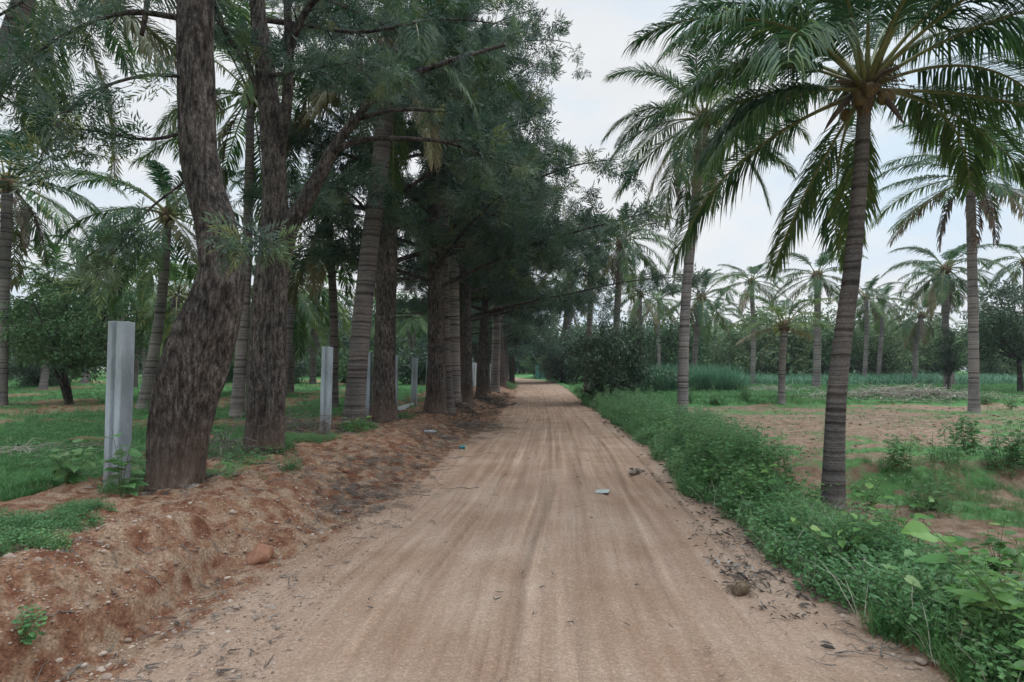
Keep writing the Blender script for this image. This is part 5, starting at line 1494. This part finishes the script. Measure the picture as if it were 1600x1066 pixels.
# ------------------------------------------------------------------ stones, litter, rubbish
def rock_tpl(seed, sub):
    import bmesh
    bm = bmesh.new(); bmesh.ops.create_icosphere(bm, subdivisions=sub, radius=1)
    r = np.random.default_rng(seed); sc = r.uniform(.6, 1.1, 3); sc[2] *= .7
    v = np.array([q.co[:] for q in bm.verts]); f = np.array([[a.index for a in p.verts] for p in bm.faces]); bm.free()
    k = 1 + .45 * (vnoise(v[:, 0] * 1.6 + v[:, 2] * 1.1 + seed, v[:, 1] * 1.6 - v[:, 2] + 3, seed) - .5)
    return v * k[:, None] * sc, E4, f
ST = [rock_tpl(s, 1) for s in range(5)]; ST2 = [rock_tpl(s + 9, 2) for s in range(5)]
peb = MB()
def stones(X, Y, s, T, var=None):
    n = len(X); Mx = rotz(n, rr, s)
    pos = np.column_stack([X, Y, H(X, Y) + s * .12])
    if var is None: var = np.clip(.45 + rr.normal(size=n) * .22, 0, 1)
    for k, t in enumerate(T): sl = slice(k, None, len(T)); peb.scatter(t, pos[sl], Mx[sl], var[sl])
n = 9000; Y = 2.6 * (13 / 2.6) ** rr.random(n); X = -3.5 + 2.1 * rr.random(n) ** 1.2 + .04 * Y
stones(X, Y, .0035 + .009 * rr.random(n) ** 3 + .002, ST)
n = 2600; Y = 2.6 * (12 / 2.6) ** rr.random(n); X = le_(Y) - .4 + 4.6 * rr.random(n)
stones(X, Y, .0022 + .005 * rr.random(n) ** 4, ST)
n = 170; Y = 2.7 * (9 / 2.7) ** rr.random(n); X = -3.4 + 1.7 * rr.random(n) + .04 * Y
stones(X, Y, .012 + .018 * rr.random(n) ** 2, ST2)
n = 130; Y = 2.7 * (9 / 2.7) ** rr.random(n); X = re_(Y) - .15 + .7 * rr.random(n)
stones(X, Y, .006 + .018 * rr.random(n) ** 2, ST2)
n = 900; Y = 9.5 + 15 * rr.random(n); X = 5 + 24 * rr.random(n)
stones(X, Y, .02 + .045 * rr.random(n) ** 2, ST, np.clip(.12 + rr.normal(size=n) * .08, 0, 1))
for (px, py, wx, n) in ((795, 690, .35, 260), (880, 690, .5, 160)):     # grey gravel showing through the road
    c = G(px, py); X = c[0] + rr.normal(size=n) * wx; Y = c[1] + rr.normal(size=n) * wx * 3
    stones(X, Y, .006 + .010 * rr.random(n), ST, np.clip(.75 + rr.normal(size=n) * .15, 0, 1))
stuff(peb, 'pebbles', 'stone')

def boulder(label, loc, s, seed, mat, name='stone', sc=(1, 1, 1), rot=(0, 0, 0)):
    T = rock_tpl(seed, 3); V = T[0] * np.array(sc) * s
    V = V + (fbm(V[:, 0] * 14 / s * .05 + seed, V[:, 1] * 14 / s * .05 + V[:, 2] * 9, 3, seed) - .5)[:, None] * V * .35
    o = link(name, make_mesh(name, V, [T[2]], np.full(len(V), .5), smooth=True), M[mat], None, loc); o.rotation_euler = rot
    return tag(o, label, 'stone')
c = G(392, 872)
boulder('worn orange red slab of laterite lying across the gully of the bank', (c[0] + .02, c[1] + .10, c[2] + .015), .13, 4, 'red_stone', sc=(1.0, 1.15, .8), rot=(.5, -.3, -.45))
boulder('brown stone sitting on top of the bank right of the curved silver oak', G(322, 688) + [0, 0, .05], .13, 5, 'red_stone', sc=(1.2, 1, .8))
boulder('long reddish stone lying on the lawn edge left of the nearest post', G(140, 690) + [0, 0, .05], .22, 6, 'red_stone', sc=(1.6, .7, .5), rot=(0, 0, .3))
for k, (px, py, s, lab) in enumerate([(247, 968, .020, 'pale stone on the gravel below the gully'), (255, 985, .012, 'small white stone just below the pale stone'), (120, 877, .018, 'pale angular stone in the face of the red bank'),
        (352, 826, .020, 'cream flat stone near the top of the bank by the oak'), (1440, 1042, .035, 'grey stone by the weeds at the lower right'), (1464, 1046, .03, 'blue grey stone touching the grey stone'), (1373, 965, .022, 'pale pink stone under the roadside weeds'),
        (1390, 972, .05, 'dark red stone under the roadside weeds'), (84, 1050, .03, 'rounded beige stone in the bottom left corner'), (540, 735, .05, 'red clod on the crumbling edge of the bank')]):
    c = G(px, py); boulder(lab, (c[0], c[1], c[2] + s * .3), s, 20 + k, 'red_stone' if k in (7, 9) else 'stone', sc=(1.3, 1, .7), rot=(0, 0, k))

lit = MB()
rl = np.random.default_rng(77)
def flat_basis(n, tilt=.25):
    a = rl.uniform(0, 6.28, n); d = np.stack([np.cos(a), np.sin(a), rl.normal(size=n) * tilt * .5 + .03], -1)
    return basis(d, rl.normal(size=n) * tilt)
SPR = []
for s in range(4):
    v, q, t = fern_leaf(.2, 6, .075, .17, np.random.default_rng(s)); v = v.copy(); v[:, 2] *= .25; SPR.append((v, q, t))
CURL = (np.array([[0, 0, 0], [.15, .35, .13], [.12, .75, .16], [0, 1, .02], [-.12, .75, .16], [-.15, .35, .13], [0, .4, 0], [0, .75, .03]]), np.array([[1, 2, 7, 6], [6, 7, 4, 5]]), np.array([[0, 1, 6], [0, 6, 5], [2, 3, 7], [7, 3, 4]]))
SCR = []
for s in range(6):
    r_ = np.random.default_rng(60 + s); pp = []
    for q in range(3 + s % 4):
        a_ = r_.uniform(-.9, .9); d_ = np.array([[math.sin(a_), math.cos(a_), r_.uniform(-.04, .06)]])
        pp.append(xf(blade(.13 * r_.uniform(.6, 1.3), .12), basis(d_, np.array([r_.uniform(-1, 1)]))[0] * .13 * r_.uniform(.5, 1.1), (r_.normal() * .012, r_.normal() * .012, .004)))
    SCR.append(merge(pp))
def litter(X, Y, T, s, var, tilt=.25, dz=.012):
    n = len(X); Mx = flat_basis(n, tilt) * s[:, None, None]; pos = np.column_stack([X, Y, H(X, Y) + dz])
    for k, t in enumerate(T): sl = slice(k, None, len(T)); lit.scatter(t, pos[sl], Mx[sl], var[sl])
n = 2600; Y = 5.6 * (38 / 5.6) ** rl.random(n) ; X = le_(Y) - .75 + rl.normal(size=n) * .42; k = fbm(X * 1.1, Y * .5, 3, 55) > .47; X, Y = X[k], Y[k]
litter(X, Y, SPR, rl.uniform(.5, 1.25, len(X)) * np.interp(Y, [5, 15, 40], [.8, 1.0, 1.8]), np.clip(.42 + rl.normal(size=len(X)) * .22, 0, 1), dz=.03)
n = 110; Y = 2.8 * (20 / 2.8) ** rl.random(n); X = le_(Y) - .6 + rl.random(n) * 4.4
litter(X, Y, SCR, rl.uniform(.2, .55, n), np.clip(.35 + rl.normal(size=n) * .25, 0, 1), dz=.022)
n = 130; Y = 2.8 * (7 / 2.8) ** rl.random(n); X = -2.6 + rl.random(n) * 1.3
litter(X, Y, SCR, rl.uniform(.3, .8, n), np.clip(.45 + rl.normal(size=n) * .25, 0, 1))
for (px, py, sx, sy, n, s) in [(1160, 900, .15, .20, 420, .055), (1130, 840, .15, .4, 320, .05), (1095, 790, .14, .3, 130, .06), (1215, 960, .10, .08, 90, .045), (1000, 740, .12, .2, 26, .14), (1260, 935, .2, .1, 40, .06)]:
    c = G(px, py); X = c[0] + rl.normal(size=n) * sx; Y = c[1] + rl.normal(size=n) * sy
    litter(X, Y, [CURL, SPR[0], SPR[2]], rl.uniform(.6, 1.4, n) * s, np.clip(.52 + rl.normal(size=n) * .24, 0, 1), .6, .02)
n = 420; Y = 3.2 * (30 / 3.2) ** rl.random(n); X = re_(Y) + .06 + rl.normal(size=n) * .16
litter(X, Y, [CURL, SPR[1]], rl.uniform(.04, .10, n) * np.interp(Y, [3, 30], [1, 2]), np.clip(.35 + rl.normal(size=n) * .2, 0, 1), .5)
for px, d in [(272, 6.15), (412, 8.9), (601, 14.6), (682, 17.4), (553, 12.8), (702, 18.3), (712, 21.5), (731, 23.5), (722, 26.5), (752, 30), (1293, 7.7), (1064, 17.5)]:
    c = GD(px, d); n = 120; a = rl.uniform(0, 6.28, n); q = .30 + np.abs(rl.normal(size=n)) * .22
    X = c[0] + np.cos(a) * q; Y = c[1] + np.sin(a) * q
    litter(X, Y, [CURL, SPR[1], SPR[2]], np.where(np.arange(n) % 3 == 0, .09, .55) * rl.uniform(.6, 1.3, n), np.clip(.45 + rl.normal(size=n) * .22, 0, 1), .4, .025)
n = 900; Y = 7 + 20 * rl.random(n); X = fence_(Y) - .4 + rl.normal(size=n) * .9
litter(X, Y, SPR, rl.uniform(.5, 1.3, n), np.clip(.35 + rl.normal(size=n) * .2, 0, 1))
stuff(lit, 'leaf_litter', 'litter')
tw = MB()
def twigs(n, xf_, l0, l1):
    for _ in range(n):
        x, y = xf_(); l = rl.uniform(l0, l1); a = rl.uniform(0, 6.28)
        Xp = x + np.cos(a) * np.linspace(-.5, .5, 6) * l + rl.normal(size=6) * .03 * l; Yp = y + np.sin(a) * np.linspace(-.5, .5, 6) * l + rl.normal(size=6) * .03 * l
        tube(tw, np.column_stack([Xp, Yp, H(Xp, Yp) + .008 + abs(rl.normal(size=6)) * .012]), np.linspace(.0038, .0018, 6) * (1 + .7 * l), 4)
def f1():
    y = 6 * (34 / 6) ** rl.random(); return le_(y) - .8 + rl.normal() * .5, y
def f2():
    y = 2.8 * (8 / 2.8) ** rl.random(); return -3.0 + rl.random() * 1.6, y
def f3():
    y = 3 * (9 / 3) ** rl.random(); return re_(y) + rl.normal() * .22, y
twigs(260, f1, .12, .55); twigs(50, f2, .05, .22); twigs(60, f3, .06, .25)
twigs(60, lambda: (-4.6 - rl.random() * 5, 7 + rl.random() * 12), .4, 1.8)
stuff(tw, 'twig_litter', 'twig')

def brush(label, c, r, h, n, seed, mat='twig', name='brushwood_pile', l0=.6, l1=1.8, th=.010, flat=.35):
    """A heap of cut sticks lying every way."""
    r_ = np.random.default_rng(seed); c = np.asarray(c, float); mb = MB()
    for _ in range(n):
        q = r_.normal(size=2) * np.array(r) * .5
        x, y = c[0] + q[0], c[1] + q[1]; z = Hs(x, y) + h * max(0, 1 - np.hypot(q[0] / r[0], q[1] / r[1])) * r_.random() + .01
        a = r_.uniform(0, 6.28); l = r_.uniform(l0, l1); e = r_.normal() * flat
        d = np.array([math.cos(a) * math.cos(e), math.sin(a) * math.cos(e), abs(math.sin(e))])
        P = np.array([x, y, z]) + d * np.linspace(-.4, .6, 7)[:, None] * l + r_.normal(size=(7, 3)) * .035 * l
        P[:, 2] = np.maximum(P[:, 2], H(P[:, 0], P[:, 1]) + .006)
        tube(mb, P, np.linspace(th, th * .4, 7), 5, var=np.clip(.5 + r_.normal() * .2, 0, 1))
    o = link(name, mb.mesh(name, c), M[mat], None, c); return tag(o, label, 'brushwood')
brush('tangled grey brushwood heap on the lawn behind the gap beside the second post', GD(452, 11.6), (1.3, .7), .55, 70, 1)
brush('dry grey sticks lying in the grass at the left edge', GD(45, 9.2), (1.4, .35), .15, 44, 2, 'straw', l0=.4, l1=1.2, th=.008, flat=.1)
brush('broken branches heaped behind the foot of the curved silver oak', GD(352, 8.6), (.7, .5), .35, 34, 3)
brush('pile of bleached sticks and husks at the foot of the pale palm trunk', GD(722, 19.5), (.8, 1.0), .35, 60, 4, 'litter', l0=.3, l1=1.0, th=.018, flat=.3)
brush('dead branches strewn along the shoulder before the road bend', GD(765, 27), (.9, 1.3), .3, 60, 5, 'litter', l0=.5, l1=1.8, th=.016, flat=.2)
brush('loose dry fronds and sticks on the left shoulder by the red footed oak', GD(742, 16.5), (.8, 1.2), .16, 46, 6, 'twig', l0=.4, l1=1.2, th=.010, flat=.12)
straw = brush('long pale heap of dry stalks lying along the bund beyond the field', GD(1405, 27.6), (4.6, .9), .55, 620, 7, 'straw', 'stalk_heap', .7, 1.9, .018, .22); straw['category'] = 'stalk heap'
s2 = brush('small scatter of dry stalks on the bund right of the young palm', GD(1285, 28), (2.0, .5), .35, 130, 8, 'straw', 'stalk_heap', .5, 1.4, .016, .2); s2['category'] = 'stalk heap'
s3 = brush('thin line of dry stalks on the grass left of the thick footed palm', GD(1200, 36), (4, .8), .3, 150, 9, 'straw', 'stalk_heap', .6, 1.6, .02, .2); s3['category'] = 'stalk heap'

def fallen_frond(label, c, az, L, seed, mat='palm_dry'):
    a = MB(); s_ = MB(); c = np.asarray(c, float)
    frond_geo(a, s_, c + [0, 0, .05], az, R(3), L, R(4), 34, .022, seed, .5, .4, .1, .24)
    root = thing('fallen_frond', label, 'palm frond', c)
    for mb in (a, s_):
        for V in mb.V: V[:, 2] = H(V[:, 0], V[:, 1]) + .012 + np.clip(V[:, 2] - c[2], 0, .06) * .8
    a.build('leaflets', M[mat], root, c); s_.build('stalk', M['spathe'], root, c)
fallen_frond('dry coconut frond lying in the weeds below the nearest palm', G(1270, 872), R(35), 1.1, 1)
fallen_frond('dry brown frond lying along the right edge of the road', G(985, 745), R(60), .5, 2)
fallen_frond('grey dry frond lying flat in the grass at the left edge of the lawn', G(20, 705), R(10), 1.8, 3)
fallen_frond('dry frond lying on the lawn behind the gap between oak and second post', G(340, 660), R(170), 1.5, 4)

# husk, cup, bottle and paper on the road
mb = MB(); c = G(1157, 930); c = np.array([c[0], c[1], c[2] + .03])
ellipsoid(mb, c, .05, .075, 14, 9, axis=nrm(np.array([.8, .5, .25])))
r_ = np.random.default_rng(4)
for k in range(46):
    d = nrm(r_.normal(size=3) * [1, 1, .5] + [0, 0, .2]); tube(mb, np.array([c + d * .035, c + d * .075 + [0, 0, .006], c + d * r_.uniform(.09, .14) - [0, 0, .02]]), .0022, 4)
tag(link('coconut_husk', mb.mesh('coconut_husk', c), M['fibre'], None, c), 'brown fibrous coconut husk beside the dead leaves at the road edge', 'husk')
mb = MB(); c = G(717, 702); c = np.array([c[0], c[1], c[2] + .045]); ax = np.array([1, .25, .03])
t = np.array([0, .002, .06, .115, .12, .118, .10]); rr_ = np.array([.001, .032, .037, .044, .047, .043, .040])
tube(mb, c + ax * t[:, None], rr_, 16, cap=False)
tag(link('plastic_cup', mb.mesh('plastic_cup', c, True), M['cyan'], None, c), 'turquoise plastic cup tipped over among twigs on the left shoulder', 'cup')
c = G(663, 682); c = np.array([c[0], c[1], c[2] + .04])
bt = thing('plastic_bottle', 'dusty clear plastic bottle lying on the left shoulder', 'bottle', c)
mb = MB(); ax = nrm(np.array([1, -.2, .02])); t = np.array([0, .004, .03, .10, .17, .21, .24, .262]); tube(mb, c + ax * t[:, None], np.array([.02, .036, .037, .034, .037, .032, .014, .013]), 14); mb.build('body', M['clear'], bt, c, True)
mb = MB(); tube(mb, c + ax * np.array([.2625, .264, .284])[:, None], np.array([.015, .0155, .0155]), 12); mb.build('cap', M['cyan'], bt, c, True)
mb = MB(); c = G(941, 770); n = 7
gx, gy = np.meshgrid(np.linspace(-.09, .09, n), np.linspace(-.12, .12, n)); gx2 = gx + .25 * gy
Z = .012 + .012 * vnoise(gx * 22 + 3, gy * 18, 6)
V = np.stack([gx2, gy, Z], -1).reshape(-1, 3); i = (np.arange(n - 1) * n)[:, None] + np.arange(n - 1)[None]
Qd = np.stack([i, i + 1, i + n + 1, i + n], -1).reshape(-1, 4)
mb.add(np.vstack([V, V - [0, 0, .003]]), np.vstack([Qd, Qd[:, ::-1] + n * n]))
tag(link('paper_scrap', mb.mesh('paper_scrap'), M['paper'], None, c), 'flattened pale green grey scrap of paper lying on the road', 'paper')

# ------------------------------------------------------------------ air
hz = MB()
hv = np.array([[x, y, z] for z in (-3, 42) for y in (-60, 210) for x in (-230, 230)], float)
hz.add(hv, np.array([[0, 2, 3, 1], [4, 5, 7, 6], [0, 1, 5, 4], [2, 6, 7, 3], [0, 4, 6, 2], [1, 3, 7, 5]]))
mh, nh, lh = new_mat('haze')
pv = N_(nh, 'VolumePrincipled'); pv.inputs['Color'].default_value = (.86, .93, 1, 1); pv.inputs['Density'].default_value = .00045; pv.inputs['Anisotropy'].default_value = .2
oh = N_(nh, 'OutputMaterial'); lh.new(pv.outputs[0], oh.inputs['Volume'])
M['haze'] = mh
ho = hz.build('haze', mh); tag(ho, kind='stuff')
